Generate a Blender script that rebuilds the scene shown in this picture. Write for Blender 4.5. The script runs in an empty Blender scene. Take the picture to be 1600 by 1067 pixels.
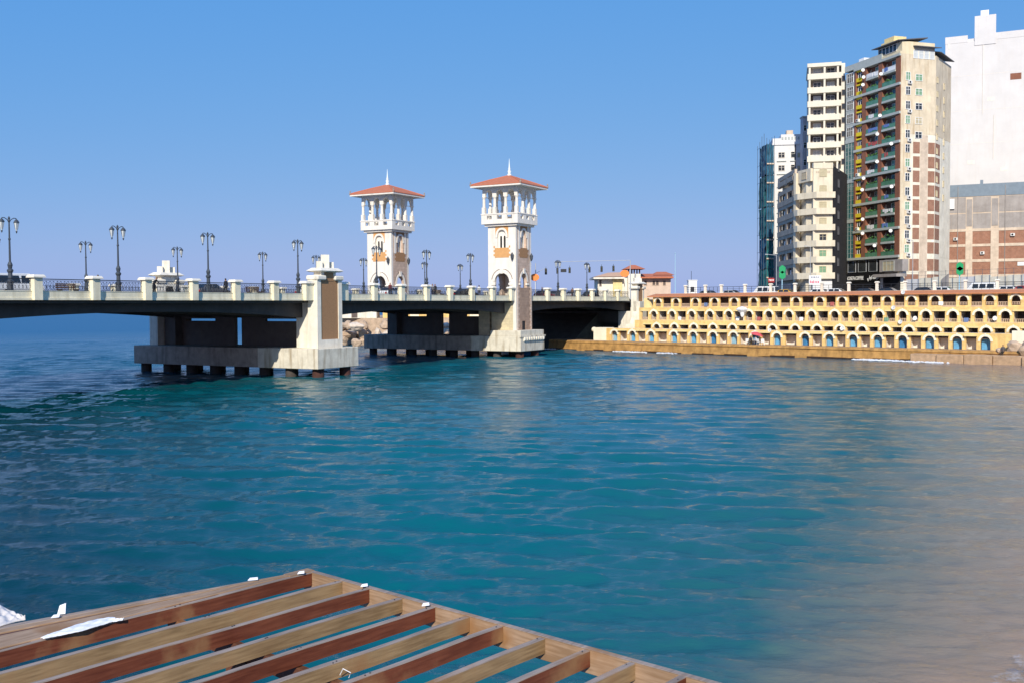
import bpy, bmesh, math, random
import numpy as np
from mathutils import Vector, Matrix
R = random.Random(7)
rad = math.radians
scene = bpy.context.scene
# ------------------------------------------------------------------ camera
H = 7.7                                    # eye height above the water
FPX = 1589.886; PITCH = rad(2.051); ROLL = rad(0.302)
cam_d = bpy.data.cameras.new('camera'); cam = bpy.data.objects.new('camera', cam_d)
scene.collection.objects.link(cam); scene.camera = cam
cam_d.sensor_fit = 'HORIZONTAL'; cam_d.sensor_width = 36.0; cam_d.lens = FPX / 1600.0 * 36.0
cam_d.clip_start = 0.1; cam_d.clip_end = 60000
cam.matrix_world = Matrix.Translation((0, 0, H)) @ Matrix.Rotation(rad(90) - PITCH, 4, 'X') @ Matrix.Rotation(-ROLL, 4, 'Z')
# ------------------------------------------------------------------ sky and sun
TH = rad(29.375); BX, BY = -38.14, 81.689          # bridge direction and a point on its near kerb
UV = Vector((math.sin(TH), math.cos(TH), 0)); VV = Vector((-math.cos(TH), math.sin(TH), 0))
SUN_EL = rad(31.0)
trav = (UV * math.cos(rad(22)) + VV * math.sin(rad(22))).normalized()      # the way sunlight travels over the ground
world = bpy.data.worlds.new('World'); scene.world = world; world.use_nodes = True
wn = world.node_tree.nodes; wl = world.node_tree.links
sky = wn.new('ShaderNodeTexSky'); sky.sky_type = 'NISHITA'; sky.sun_disc = False
sky.sun_elevation = SUN_EL; sky.sun_rotation = math.atan2(-trav.x, -trav.y)
sky.altitude = 0; sky.air_density = 1.0; sky.dust_density = 0.6; sky.ozone_density = 3.0
bgn = wn['Background']; bgn.inputs['Strength'].default_value = 0.10
# camera-like rendering of the sky: each channel of the sky texture is compressed evenly over the whole dome
sep = wn.new('ShaderNodeSeparateColor'); cmb = wn.new('ShaderNodeCombineColor'); wl.new(sky.outputs[0], sep.inputs[0])
for ch, (g_, k_) in enumerate(((0.90, 0.613), (0.36, 2.13), (0.06, 6.5))):
    pw = wn.new('ShaderNodeMath'); pw.operation = 'POWER'; pw.inputs[1].default_value = g_; wl.new(sep.outputs[ch], pw.inputs[0])
    ml = wn.new('ShaderNodeMath'); ml.operation = 'MULTIPLY'; ml.inputs[1].default_value = k_; wl.new(pw.outputs[0], ml.inputs[0]); wl.new(ml.outputs[0], cmb.inputs[ch])
wl.new(cmb.outputs[0], bgn.inputs['Color'])
sd = bpy.data.lights.new('sun', 'SUN'); sd.energy = 4.6; sd.angle = rad(0.5); sd.color = (1.0, 0.93, 0.80)
so = bpy.data.objects.new('sun', sd); scene.collection.objects.link(so)
so.rotation_euler = Vector((trav.x * math.cos(SUN_EL), trav.y * math.cos(SUN_EL), -math.sin(SUN_EL))).to_track_quat('-Z', 'Y').to_euler()
vs = scene.view_settings; vs.view_transform = 'Standard'; vs.look = 'None'; vs.gamma = 1; vs.exposure = 0.1
vs.use_curve_mapping = False
scene.render.engine = 'CYCLES'
scene.cycles.max_bounces = 6; scene.cycles.transparent_max_bounces = 6

# ------------------------------------------------------------------ helpers
COL = scene.collection
def ray(px, py):                                   # a sight line, used to read positions off at a known distance
    x, y = px - 800, 533.5 - py
    a = x * math.cos(ROLL) + y * math.sin(ROLL); b = -x * math.sin(ROLL) + y * math.cos(ROLL)
    a, b = a / FPX, b / FPX
    return (a, math.cos(PITCH) + b * math.sin(PITCH), -math.sin(PITCH) + b * math.cos(PITCH))
def at_z(px, py, z):
    d = ray(px, py); t = (z - H) / d[2]; return Vector((d[0] * t, d[1] * t, z))
def at_y(px, py, Y):
    d = ray(px, py); t = Y / d[1]; return Vector((d[0] * t, Y, H + d[2] * t))
class Frame:
    def __init__(s, o, ux, uy): s.o = Vector(o); s.ux = Vector(ux); s.uy = Vector(uy)
    def __call__(s, a, b, c): return s.o + s.ux * a + s.uy * b + Vector((0, 0, c))
WORLD = Frame((0, 0, 0), (1, 0, 0), (0, 1, 0))
BR = Frame((BX, BY, 0), UV, VV)                    # bridge: u along, v across (away), z up
def fr(ox, oy, ang):                               # facade frame: s along a heading (deg from +X), d outward = right-hand side
    a = rad(ang); ux = Vector((math.cos(a), math.sin(a), 0)); return Frame((ox, oy, 0), ux, Vector((ux.y, -ux.x, 0)))
def fr2(p, q):                                     # facade from p to q (left to right seen from outside), d outward
    ux = Vector((q[0] - p[0], q[1] - p[1], 0)); L = ux.length; ux.normalize()
    return Frame((p[0], p[1], 0), ux, Vector((ux.y, -ux.x, 0))), L
class MB:
    def __init__(s, f=WORLD): s.f = f; s.v = []; s.fc = []
    def box(s, a0, a1, b0, b1, c0, c1):
        n = len(s.v)
        for c in (c0, c1):
            for a, b in ((a0, b0), (a1, b0), (a1, b1), (a0, b1)): s.v.append(s.f(a, b, c))
        for q in ((0, 3, 2, 1), (4, 5, 6, 7), (0, 1, 5, 4), (1, 2, 6, 5), (2, 3, 7, 6), (3, 0, 4, 7)): s.fc.append([n + i for i in q])
        return s
    def taper(s, a0, a1, b0, b1, c0, c1, k):       # box whose top is inset by k
        n = len(s.v)
        for c, e in ((c0, 0), (c1, k)):
            for a, b in ((a0 + e, b0 + e), (a1 - e, b0 + e), (a1 - e, b1 - e), (a0 + e, b1 - e)): s.v.append(s.f(a, b, c))
        for q in ((0, 3, 2, 1), (4, 5, 6, 7), (0, 1, 5, 4), (1, 2, 6, 5), (2, 3, 7, 6), (3, 0, 4, 7)): s.fc.append([n + i for i in q])
        return s
    def prism(s, poly, b0, b1):                    # polygon in (a, c) pushed from b0 to b1
        n = len(s.v); m = len(poly)
        for b in (b0, b1):
            for a, c in poly: s.v.append(s.f(a, b, c))
        s.fc.append([n + i for i in range(m)]); s.fc.append([n + m + i for i in reversed(range(m))])
        for i in range(m): j = (i + 1) % m; s.fc.append([n + j, n + i, n + m + i, n + m + j])
        return s
    def prism_u(s, poly, a0, a1):                  # polygon in (b, c) pushed along a
        n = len(s.v); m = len(poly)
        for a in (a0, a1):
            for b, c in poly: s.v.append(s.f(a, b, c))
        s.fc.append([n + i for i in range(m)]); s.fc.append([n + m + i for i in reversed(range(m))])
        for i in range(m): j = (i + 1) % m; s.fc.append([n + j, n + i, n + m + i, n + m + j])
        return s
    def plan(s, poly, c0, c1):                     # polygon in plan (a, b) pushed up
        n = len(s.v); m = len(poly)
        for c in (c0, c1):
            for a, b in poly: s.v.append(s.f(a, b, c))
        s.fc.append([n + i for i in reversed(range(m))]); s.fc.append([n + m + i for i in range(m)])
        for i in range(m): j = (i + 1) % m; s.fc.append([n + i, n + j, n + m + j, n + m + i])
        return s
    def tube(s, pts, r, k=5, r2=None):
        pts = [s.f(*p) for p in pts]; n0 = len(s.v); m = len(pts)
        for i, p in enumerate(pts):
            t = (pts[min(i + 1, m - 1)] - pts[max(i - 1, 0)]).normalized()
            a = t.cross(Vector((0, 0, 1)))
            if a.length < 1e-3: a = Vector((1, 0, 0))
            a.normalize(); b = t.cross(a)
            rr = r if r2 is None else r + (r2 - r) * i / max(1, m - 1)
            for j in range(k):
                q = 2 * math.pi * j / k; s.v.append(p + a * rr * math.cos(q) + b * rr * math.sin(q))
        for i in range(m - 1):
            for j in range(k):
                l = (j + 1) % k; s.fc.append([n0 + i * k + j, n0 + i * k + l, n0 + (i + 1) * k + l, n0 + (i + 1) * k + j])
        s.fc.append([n0 + j for j in reversed(range(k))]); s.fc.append([n0 + (m - 1) * k + j for j in range(k)])
        return s
    def lathe(s, prof, ca=0, cb=0, k=10, rot=0.0):           # profile (r, z) about a vertical axis
        n0 = len(s.v); m = len(prof)
        for r, z in prof:
            for j in range(k):
                q = 2 * math.pi * j / k + rot; s.v.append(s.f(ca + r * math.cos(q), cb + r * math.sin(q), z))
        for i in range(m - 1):
            for j in range(k):
                l = (j + 1) % k; s.fc.append([n0 + i * k + j, n0 + i * k + l, n0 + (i + 1) * k + l, n0 + (i + 1) * k + j])
        s.fc.append([n0 + j for j in reversed(range(k))]); s.fc.append([n0 + (m - 1) * k + j for j in range(k)])
        return s
    def build(s, name, mat, parent=None, smooth=False, bevel=0, origin=None):
        off = origin if origin is not None else (ROOT.get(parent.name, Vector((0, 0, 0))) if parent is not None else Vector((0, 0, 0)))
        me = bpy.data.meshes.new(name); me.from_pydata([tuple(p - off) for p in s.v], [], s.fc)
        bm = bmesh.new(); bm.from_mesh(me); bmesh.ops.recalc_face_normals(bm, faces=bm.faces); 
        if bevel: bmesh.ops.bevel(bm, geom=list(bm.edges), offset=bevel, segments=1, affect='EDGES')
        bm.to_mesh(me); bm.free()
        if smooth:
            for p in me.polygons: p.use_smooth = True
        me.materials.append(M[mat] if isinstance(mat, str) else mat)
        o = bpy.data.objects.new(name, me); COL.objects.link(o)
        if parent is not None: o.parent = parent; ROOT[o.name] = ROOT.get(parent.name, Vector((0, 0, 0)))
        elif origin is not None: o.location = origin; ROOT[o.name] = Vector(origin)
        return o
ROOT = {}
def tag(o, label=None, cat=None, group=None, kind=None):
    if label: o['label'] = label
    if cat: o['category'] = cat
    if group: o['group'] = group
    if kind: o['kind'] = kind
    return o
def thing(name, loc, label, cat, group=None, rz=0):
    o = bpy.data.objects.new(name, None); COL.objects.link(o); o.location = loc; o.rotation_euler.z = rz
    o.empty_display_size = 0.3; ROOT[o.name] = Vector(loc); return tag(o, label, cat, group)
def copy_tree(o, parent=None):
    c = o.copy(); COL.objects.link(c); c.parent = parent
    for ch in list(o.children): copy_tree(ch, c)
    return c
def arc(cx, cz, r, a0, a1, n, rz=None):
    rz = rz or r
    return [(cx + r * math.cos(rad(a0 + (a1 - a0) * i / n)), cz + rz * math.sin(rad(a0 + (a1 - a0) * i / n))) for i in range(n + 1)]
def pointed(cx, w, z0, zs, zt, n=6):               # outline of a pointed arch opening, bottom-left -> over the top -> bottom-right
    L = []; h = zt - zs
    for i in range(n + 1):
        t = i / n; L.append((cx - w / 2 * math.cos(t * math.pi / 2) ** 0.75 if i < n else cx, zs + h * math.sin(t * math.pi / 2) ** 1.0))
    return [(cx - w / 2, z0)] + L + [(2 * cx - a, c) for a, c in reversed(L[:-1])] + [(cx + w / 2, z0)]
def rounded(cx, w, z0, zs, n=8, rise=None):
    return [(cx - w / 2, z0)] + arc(cx, zs, w / 2, 180, 0, n, rise) + [(cx + w / 2, z0)]
def wall_with(mb, a0, a1, c0, c1, b0, b1, opens):  # wall a0..a1 x c0..c1 with openings given as outlines (first/last point on their sill)
    cur = a0
    for o in sorted(opens, key=lambda o: o[0][0]):
        l, r, sill = o[0][0], o[-1][0], o[0][1]
        if l > cur + 1e-4: mb.box(cur, l, b0, b1, c0, c1)
        if sill > c0 + 1e-4: mb.box(l, r, b0, b1, c0, sill)
        pts = [p for p in o[1:-1]]; k = len(pts) // 2
        if len(pts) <= 2: mb.box(l, r, b0, b1, pts[0][1], c1)
        else:
            ap = pts[k]
            mb.prism([(l, c1)] + [p for p in pts[:k + 1]] + [(ap[0], c1)], b0, b1)
            mb.prism([(ap[0], c1)] + [p for p in pts[k:]] + [(r, c1)], b0, b1)
        cur = r
    if cur < a1 - 1e-4: mb.box(cur, a1, b0, b1, c0, c1)
def rect(cx, w, z0, z1): return [(cx - w / 2, z0), (cx - w / 2, z1), (cx + w / 2, z1), (cx + w / 2, z0)]
def band(mb, outline, t, b0, b1, bottom=False):    # a raised surround following an outline outward by t
    n = len(outline); out = []
    cx = sum(p[0] for p in outline) / n; 
    for i, p in enumerate(outline):
        a = outline[max(i - 1, 0)]; b = outline[min(i + 1, n - 1)]
        d = Vector((b[0] - a[0], b[1] - a[1])); d.normalize(); nx, nz = -d.y, d.x
        if i in (0, n - 1): nx, nz = (-1 if i == 0 else 1), 0
        out.append((p[0] + nx * t, p[1] + nz * t))
    for i in range(n - 1): mb.prism([outline[i], outline[i + 1], out[i + 1], out[i]], b0, b1)

# ------------------------------------------------------------------ materials (procedural)
M = {}
def mat(name, col, rough=0.85, var=0.12, scale=1.2, bump=0.25, bscale=30.0, stain=0.0, stain_col=(0.12, 0.09, 0.06), metal=0.0, spec=0.3, warm=0.0):
    m = bpy.data.materials.new(name); m.use_nodes = True; nt = m.node_tree; N = nt.nodes; L = nt.links
    b = N['Principled BSDF']; b.inputs['Roughness'].default_value = rough; b.inputs['Metallic'].default_value = metal
    b.inputs['Specular IOR Level'].default_value = spec
    g = N.new('ShaderNodeNewGeometry')
    n1 = N.new('ShaderNodeTexNoise'); n1.inputs['Scale'].default_value = scale; n1.inputs['Detail'].default_value = 6; n1.inputs['Roughness'].default_value = 0.65
    L.new(g.outputs['Position'], n1.inputs['Vector'])
    r = N.new('ShaderNodeMapRange'); r.inputs[1].default_value = 0.25; r.inputs[2].default_value = 0.75
    r.inputs[3].default_value = 1 - var; r.inputs[4].default_value = 1 + var
    L.new(n1.outputs['Fac'], r.inputs[0])
    hs = N.new('ShaderNodeMix'); hs.data_type = 'RGBA'; hs.blend_type = 'MULTIPLY'; hs.inputs[0].default_value = 1
    hs.inputs[6].default_value = (*col, 1); L.new(r.outputs[0], hs.inputs[7])
    out = hs.outputs[2]
    if stain > 0:
        mp = N.new('ShaderNodeMapping'); mp.inputs['Scale'].default_value = (1.1, 1.1, 0.12); L.new(g.outputs['Position'], mp.inputs['Vector'])
        n2 = N.new('ShaderNodeTexNoise'); n2.inputs['Scale'].default_value = 1.6; n2.inputs['Detail'].default_value = 5; L.new(mp.outputs[0], n2.inputs['Vector'])
        r2 = N.new('ShaderNodeMapRange'); r2.inputs[1].default_value = 0.5; r2.inputs[2].default_value = 0.75; r2.inputs[3].default_value = 0; r2.inputs[4].default_value = stain
        L.new(n2.outputs['Fac'], r2.inputs[0])
        mx = N.new('ShaderNodeMix'); mx.data_type = 'RGBA'; mx.inputs[7].default_value = (*stain_col, 1)
        L.new(r2.outputs[0], mx.inputs[0]); L.new(out, mx.inputs[6]); out = mx.outputs[2]
    L.new(out, b.inputs['Base Color'])
    if bump > 0:
        n3 = N.new('ShaderNodeTexNoise'); n3.inputs['Scale'].default_value = bscale; n3.inputs['Detail'].default_value = 4; L.new(g.outputs['Position'], n3.inputs['Vector'])
        bp = N.new('ShaderNodeBump'); bp.inputs['Strength'].default_value = bump; bp.inputs['Distance'].default_value = 0.02
        L.new(n3.outputs['Fac'], bp.inputs['Height']); L.new(bp.outputs[0], b.inputs['Normal'])
    M[name] = m; return m
def block_mat(name, c1, c2, mortar, heading, bw, bh, msize=0.012, rough=0.9):   # coursed masonry on walls of any heading
    m = bpy.data.materials.new(name); m.use_nodes = True; nt = m.node_tree; N = nt.nodes; L = nt.links
    b = N['Principled BSDF']; b.inputs['Roughness'].default_value = rough; b.inputs['Specular IOR Level'].default_value = 0.2
    g = N.new('ShaderNodeNewGeometry'); sx = N.new('ShaderNodeSeparateXYZ'); L.new(g.outputs['Position'], sx.inputs[0])
    h = Vector((math.cos(heading), math.sin(heading), 0))
    dt = N.new('ShaderNodeVectorMath'); dt.operation = 'DOT_PRODUCT'; dt.inputs[1].default_value = h; L.new(g.outputs['Position'], dt.inputs[0])
    cb = N.new('ShaderNodeCombineXYZ'); L.new(dt.outputs['Value'], cb.inputs[0]); L.new(sx.outputs[2], cb.inputs[1])
    br = N.new('ShaderNodeTexBrick'); br.inputs['Color1'].default_value = (*c1, 1); br.inputs['Color2'].default_value = (*c2, 1); br.inputs['Mortar'].default_value = (*mortar, 1)
    br.inputs['Scale'].default_value = 1; br.inputs['Brick Width'].default_value = bw; br.inputs['Row Height'].default_value = bh; br.inputs['Mortar Size'].default_value = msize
    L.new(cb.outputs[0], br.inputs['Vector'])
    n1 = N.new('ShaderNodeTexNoise'); n1.inputs['Scale'].default_value = 1.3; n1.inputs['Detail'].default_value = 6; L.new(g.outputs['Position'], n1.inputs['Vector'])
    r = N.new('ShaderNodeMapRange'); r.inputs[1].default_value = 0.25; r.inputs[2].default_value = 0.75; r.inputs[3].default_value = 0.8; r.inputs[4].default_value = 1.18; L.new(n1.outputs['Fac'], r.inputs[0])
    hs = N.new('ShaderNodeMix'); hs.data_type = 'RGBA'; hs.blend_type = 'MULTIPLY'; hs.inputs[0].default_value = 1
    L.new(br.outputs['Color'], hs.inputs[6]); L.new(r.outputs[0], hs.inputs[7]); L.new(hs.outputs[2], b.inputs['Base Color'])
    bp = N.new('ShaderNodeBump'); bp.inputs['Strength'].default_value = 0.5; bp.inputs['Distance'].default_value = 0.02; bp.invert = True
    L.new(br.outputs['Fac'], bp.inputs['Height']); L.new(bp.outputs[0], b.inputs['Normal'])
    M[name] = m; return m
def glass_mat(name, col, rough=0.08):
    m = mat(name, col, rough=rough, var=0.35, scale=0.8, bump=0, spec=0.6); return m
mat('plaster_white', (0.78, 0.73, 0.62), stain=0.45, stain_col=(0.40, 0.33, 0.22), var=0.14)
mat('parapet_paint', (0.80, 0.74, 0.55), stain=0.5, stain_col=(0.42, 0.36, 0.22), var=0.13)
mat('tower_white', (0.78, 0.73, 0.65), stain=0.3, stain_col=(0.46, 0.37, 0.26), var=0.08)
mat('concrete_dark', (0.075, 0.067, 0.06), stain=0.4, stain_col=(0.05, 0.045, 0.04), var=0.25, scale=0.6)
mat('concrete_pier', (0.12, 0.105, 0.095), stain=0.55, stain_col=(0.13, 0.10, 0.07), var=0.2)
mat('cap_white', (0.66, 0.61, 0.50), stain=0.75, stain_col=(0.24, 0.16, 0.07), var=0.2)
mat('pile', (0.06, 0.05, 0.045), var=0.3); mat('pile_red', (0.06, 0.026, 0.02), var=0.35, scale=3)
mat('panel_brown', (0.36, 0.20, 0.10), var=0.15, scale=6, bump=0.4)
mat('panel_orange', (0.62, 0.33, 0.13), var=0.12, scale=2)
mat('stone_groove', (0.30, 0.25, 0.21))
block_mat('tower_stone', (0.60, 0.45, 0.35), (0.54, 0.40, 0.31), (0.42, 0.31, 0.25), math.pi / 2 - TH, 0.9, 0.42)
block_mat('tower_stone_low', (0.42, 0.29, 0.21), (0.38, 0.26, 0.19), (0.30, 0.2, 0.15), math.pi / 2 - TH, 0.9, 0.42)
mat('quoin', (0.62, 0.48, 0.38), var=0.15)
block_mat('pier_stone', (0.62, 0.54, 0.36), (0.58, 0.50, 0.34), (0.48, 0.41, 0.28), math.pi - TH, 0.8, 0.4)
mat('roof_tile', (0.50, 0.165, 0.085), var=0.2, scale=3, bump=0.5, bscale=8)
mat('spire', (0.65, 0.72, 0.74), rough=0.4, var=0.05, spec=0.5)
mat('iron', (0.02, 0.022, 0.028), rough=0.55, var=0.2, bump=0, spec=0.4)
mat('lamp_iron', (0.045, 0.055, 0.07), rough=0.5, var=0.2, bump=0, spec=0.5)
mat('lamp_glass', (0.55, 0.58, 0.58), rough=0.15, var=0.1, bump=0, spec=0.5)
mat('asphalt', (0.055, 0.055, 0.058), var=0.25, scale=0.8, bump=0.4, bscale=20)
mat('pavement', (0.30, 0.28, 0.25), var=0.2)
mat('bench_wood', (0.10, 0.05, 0.03), var=0.3, scale=8)
mat('hut_yellow', (0.75, 0.52, 0.205), stain=0.5, stain_col=(0.55, 0.32, 0.10), var=0.25, scale=1.5)
mat('hut_pale', (0.78, 0.62, 0.30), stain=0.25, stain_col=(0.5, 0.33, 0.12), var=0.15)
mat('hut_white', (0.82, 0.76, 0.60), var=0.08, stain=0.15, stain_col=(0.6, 0.45, 0.2))
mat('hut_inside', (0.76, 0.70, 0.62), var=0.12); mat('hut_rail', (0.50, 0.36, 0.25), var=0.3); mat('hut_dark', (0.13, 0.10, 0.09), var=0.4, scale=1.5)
mat('door_blue', (0.13, 0.36, 0.60), rough=0.5, var=0.3, scale=1.5, bump=0.1); mat('door_deep', (0.05, 0.2, 0.42), rough=0.5, var=0.3, scale=1.5, bump=0.1); mat('door_pale', (0.25, 0.45, 0.60), rough=0.5, var=0.3, scale=1.5, bump=0.1)
mat('roof_orange', (0.56, 0.22, 0.10), var=0.18, scale=2.5, bump=0.5, bscale=6)
mat('quay', (0.40, 0.22, 0.07), var=0.45, scale=1.1, stain=0.6, stain_col=(0.16, 0.08, 0.03), bump=0.8, bscale=6)
mat('quay_top', (0.42, 0.28, 0.17), var=0.3, scale=2, bump=0.6, bscale=8)
mat('wet', (0.05, 0.03, 0.02), rough=0.4, var=0.4, scale=3)
mat('sand', (0.42, 0.30, 0.20), var=0.15, scale=2, bump=0.3)
mat('rock', (0.46, 0.34, 0.24), var=0.35, scale=1.2, bump=0.9, bscale=5)
mat('rock_pale', (0.62, 0.52, 0.42), var=0.3, scale=1.4, bump=0.9, bscale=5)
mat('earth', (0.10, 0.085, 0.07), var=0.4, scale=0.8)
mat('white_paint', (0.80, 0.80, 0.78), rough=0.5, var=0.05, bump=0)
mat('dark_gap', (0.025, 0.025, 0.028), var=0.3)
# ------------------------------------------------------------------ the sea
DECK = 8.62; ZB = 8.27; WID = 24.2
def shore_x(Y): return np.interp(Y, [0, 12, 20, 24, 60, 100, 130, 140, 400], [7, 8.5, 9.8, 13.5, 40, 60, 56, 80, 300])
def build_sea():
    rr = [3.0]
    while rr[-1] < 250: rr.append(rr[-1] * 1.0046 + 0.004)
    while rr[-1] < 40000: rr.append(rr[-1] * 1.12)
    rr = np.array(rr); na = 560
    aa = np.radians(np.linspace(-62, 62, na))
    Rg, A = np.meshgrid(rr, aa, indexing='ij'); X = Rg * np.sin(A); Y = Rg * np.cos(A)
    Z = np.zeros_like(X); rng = np.random.default_rng(5)
    inside = shore_x(Y) - X
    d = np.interp(Y, [10, 20, 37, 60, 97, 130], [9, 14.5, 24, 36, 50, 30])
    sh = np.clip(1 - inside / d, 0, 1); sh = np.where(Y > 150, 0, sh) ** 1.15
    for k in range(72):
        lam = 0.24 * (18.0 ** (k / 71.0)); ang = rng.normal(math.radians(262), 0.34); ph = rng.uniform(0, 6.28)
        q = 2 * math.pi / lam; amp = 0.0068 * lam ** 0.78
        fade = np.clip((lam / (Rg * 0.0085) - 0.9) / 1.2, 0, 1)
        arg = q * (X * math.cos(ang) + Y * math.sin(ang)) + ph + 1.3 * np.sin(0.13 * X + 0.09 * Y + k) + 0.5 * np.sin(0.41 * X - 0.3 * Y + 2.1 * k)
        Z += amp * fade * (np.sin(arg) + 0.22 * np.cos(2 * arg))
    Z *= (0.8 + 0.7 * np.clip(Rg / 70, 0, 1)) * (1 - 0.6 * sh)
    Z *= 0.75 + 0.45 * np.sin(0.09 * X + 1.1) * np.sin(0.05 * Y + 0.4)
    me = bpy.data.meshes.new('sea'); n = X.size; nr = len(rr)
    me.vertices.add(n); me.vertices.foreach_set('co', np.stack([X, Y, Z], -1).astype(np.float32).ravel())
    i = np.arange(nr - 1)[:, None] * na + np.arange(na - 1)[None, :]
    q4 = np.stack([i, i + na, i + na + 1, i + 1], -1).reshape(-1)
    nf = q4.size // 4; me.loops.add(nf * 4); me.polygons.add(nf)
    me.loops.foreach_set('vertex_index', q4.astype(np.int32)); me.polygons.foreach_set('loop_start', np.arange(0, nf * 4, 4, dtype=np.int32))
    me.polygons.foreach_set('use_smooth', np.ones(nf, dtype=bool)); me.update()
    # water depth class: 0 deep .. 1 sandy shallows
    deep = np.clip((np.interp(Y, [8, 20, 40, 100, 200], [-1, -4, -9, -25, -60]) - X) / np.interp(Y, [8, 40, 100], [4, 14, 30]) + 0.3, 0, 1)
    at = me.attributes.new('shallow', 'FLOAT', 'POINT'); at.data.foreach_set('value', sh.astype(np.float32).ravel())
    at = me.attributes.new('deep', 'FLOAT', 'POINT'); at.data.foreach_set('value', deep.astype(np.float32).ravel())
    at = me.attributes.new('far', 'FLOAT', 'POINT'); at.data.foreach_set('value', (np.clip((Rg - 110) / 240, 0, 1) ** .7).astype(np.float32).ravel())
    o = bpy.data.objects.new('sea', me); COL.objects.link(o); tag(o, kind='structure')
    m = bpy.data.materials.new('sea_water'); m.use_nodes = True; nt = m.node_tree; N = nt.nodes; L = nt.links
    b = N['Principled BSDF']; b.inputs['Roughness'].default_value = 0.06; b.inputs['IOR'].default_value = 1.33; b.inputs['Specular IOR Level'].default_value = 0.42
    g = N.new('ShaderNodeNewGeometry'); a1 = N.new('ShaderNodeAttribute'); a1.attribute_name = 'shallow'; a2 = N.new('ShaderNodeAttribute'); a2.attribute_name = 'deep'
    nz = N.new('ShaderNodeTexNoise'); nz.inputs['Scale'].default_value = 0.16; nz.inputs['Detail'].default_value = 5; L.new(g.outputs['Position'], nz.inputs['Vector'])
    ad = N.new('ShaderNodeMath'); ad.operation = 'MULTIPLY_ADD'; ad.inputs[1].default_value = 0.55; L.new(nz.outputs['Fac'], ad.inputs[0]); 
    sb = N.new('ShaderNodeMath'); sb.operation = 'SUBTRACT'; sb.inputs[1].default_value = 0.275; L.new(a1.outputs['Fac'], sb.inputs[0]); L.new(sb.outputs[0], ad.inputs[2])
    c1 = N.new('ShaderNodeValToRGB'); e = c1.color_ramp.elements
    e[0].position = 0.05; e[0].color = (0.002, 0.104, 0.128, 1); e[1].position = 0.97; e[1].color = (0.31, 0.215, 0.14, 1)
    x = e.new(0.45); x.color = (0.018, 0.105, 0.115, 1); x = e.new(0.72); x.color = (0.165, 0.160, 0.122, 1)
    L.new(ad.outputs[0], c1.inputs[0])
    mx = N.new('ShaderNodeMix'); mx.data_type = 'RGBA'; mx.inputs[7].default_value = (0.001, 0.034, 0.045, 1)
    L.new(a2.outputs['Fac'], mx.inputs[0]); L.new(c1.outputs[0], mx.inputs[6]); 
    a3 = N.new('ShaderNodeAttribute'); a3.attribute_name = 'far'      # wave faces hide the sky's mirror image with distance
    mf = N.new('ShaderNodeMix'); mf.data_type = 'RGBA'; mf.inputs[7].default_value = (0.022, 0.125, 0.25, 1); L.new(a3.outputs['Fac'], mf.inputs[0]); L.new(mx.outputs[2], mf.inputs[6]); L.new(mf.outputs[2], b.inputs['Base Color'])
    sl = N.new('ShaderNodeMapRange'); sl.inputs[3].default_value = 0.42; sl.inputs[4].default_value = 0.05; L.new(a3.outputs['Fac'], sl.inputs[0]); L.new(sl.outputs[0], b.inputs['Specular IOR Level'])
    rl = N.new('ShaderNodeMapRange'); rl.inputs[3].default_value = 0.06; rl.inputs[4].default_value = 0.35; L.new(a3.outputs['Fac'], rl.inputs[0]); L.new(rl.outputs[0], b.inputs['Roughness'])
    mp = N.new('ShaderNodeMapping'); mp.inputs['Scale'].default_value = (0.8, 1.9, 1); mp.inputs['Rotation'].default_value = (0, 0, 0.2); L.new(g.outputs['Position'], mp.inputs['Vector'])
    b1 = N.new('ShaderNodeTexNoise'); b1.inputs['Scale'].default_value = 4.4; b1.inputs['Detail'].default_value = 8; b1.inputs['Roughness'].default_value = 0.68; L.new(mp.outputs[0], b1.inputs['Vector'])
    bp = N.new('ShaderNodeBump'); bp.inputs['Strength'].default_value = 0.65; bp.inputs['Distance'].default_value = 0.055; L.new(b1.outputs['Fac'], bp.inputs['Height']); L.new(bp.outputs[0], b.inputs['Normal'])
    me.materials.append(m)
build_sea()
# ------------------------------------------------------------------ land
HUX, HUY = 0.743, -0.669
HT = Frame((21, 166.6, 0), (HUX, HUY, 0), (-0.669, -0.743, 0))      # hut terraces: s along, d outward to the bay
def s_at(px, d):
    r = ray(px, 500); k = r[0] / r[1]; o = HT(0, d, 0); return (k * o.y - o.x) / (HUX - k * HUY)
def P2(f, a, b): p = f(a, b, 0); return (p.x, p.y)
LAND = 8.55
mb = MB(); mb.plan([P2(BR, 127, -3), P2(BR, 124, 27), (-14, 214), (-2, 262), (60, 330), (420, 360), (420, 20), P2(HT, 84, -9.0), P2(HT, -3, -9.0)], -2, LAND)
tag(mb.build('ground', 'asphalt'), kind='structure')
mb = MB(); mb.plan([P2(HT, -3, -9.2), P2(HT, 84, -9.2), P2(HT, 84, -13.2), P2(HT, -3, -13.2)], LAND - 0.3, LAND + 0.14)
tag(mb.build('pavement', 'pavement'), kind='structure')
mb = MB()
pts = [(54, 131), (62, 128), (80, 100), (75, 75), (50, 52), (26, 31), (14.5, 24.3), (10.6, 20.8), (9.2, 14), (8.4, 6)]
n = len(pts)
for (x, y), dz in [(p, -0.12) for p in pts] + [((x + 10, y + 1), 0.9) for x, y in pts] + [((x + 60, y + 3), 3.0) for x, y in pts]: mb.v.append(Vector((x, y, dz)))
for k in range(2):
    for i in range(n - 1): mb.fc.append([k * n + i, k * n + i + 1, (k + 1) * n + i + 1, (k + 1) * n + i])
tag(mb.build('beach', 'sand'), kind='structure')
# dark slope of fill below the end of the bridge
mb = MB(BR); mb.prism([(108, -1.0), (124.5, 6.5), (126, 6.5), (126, -1.0)], 7, 26)
tag(mb.build('embankment', 'earth'), kind='structure')

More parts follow.
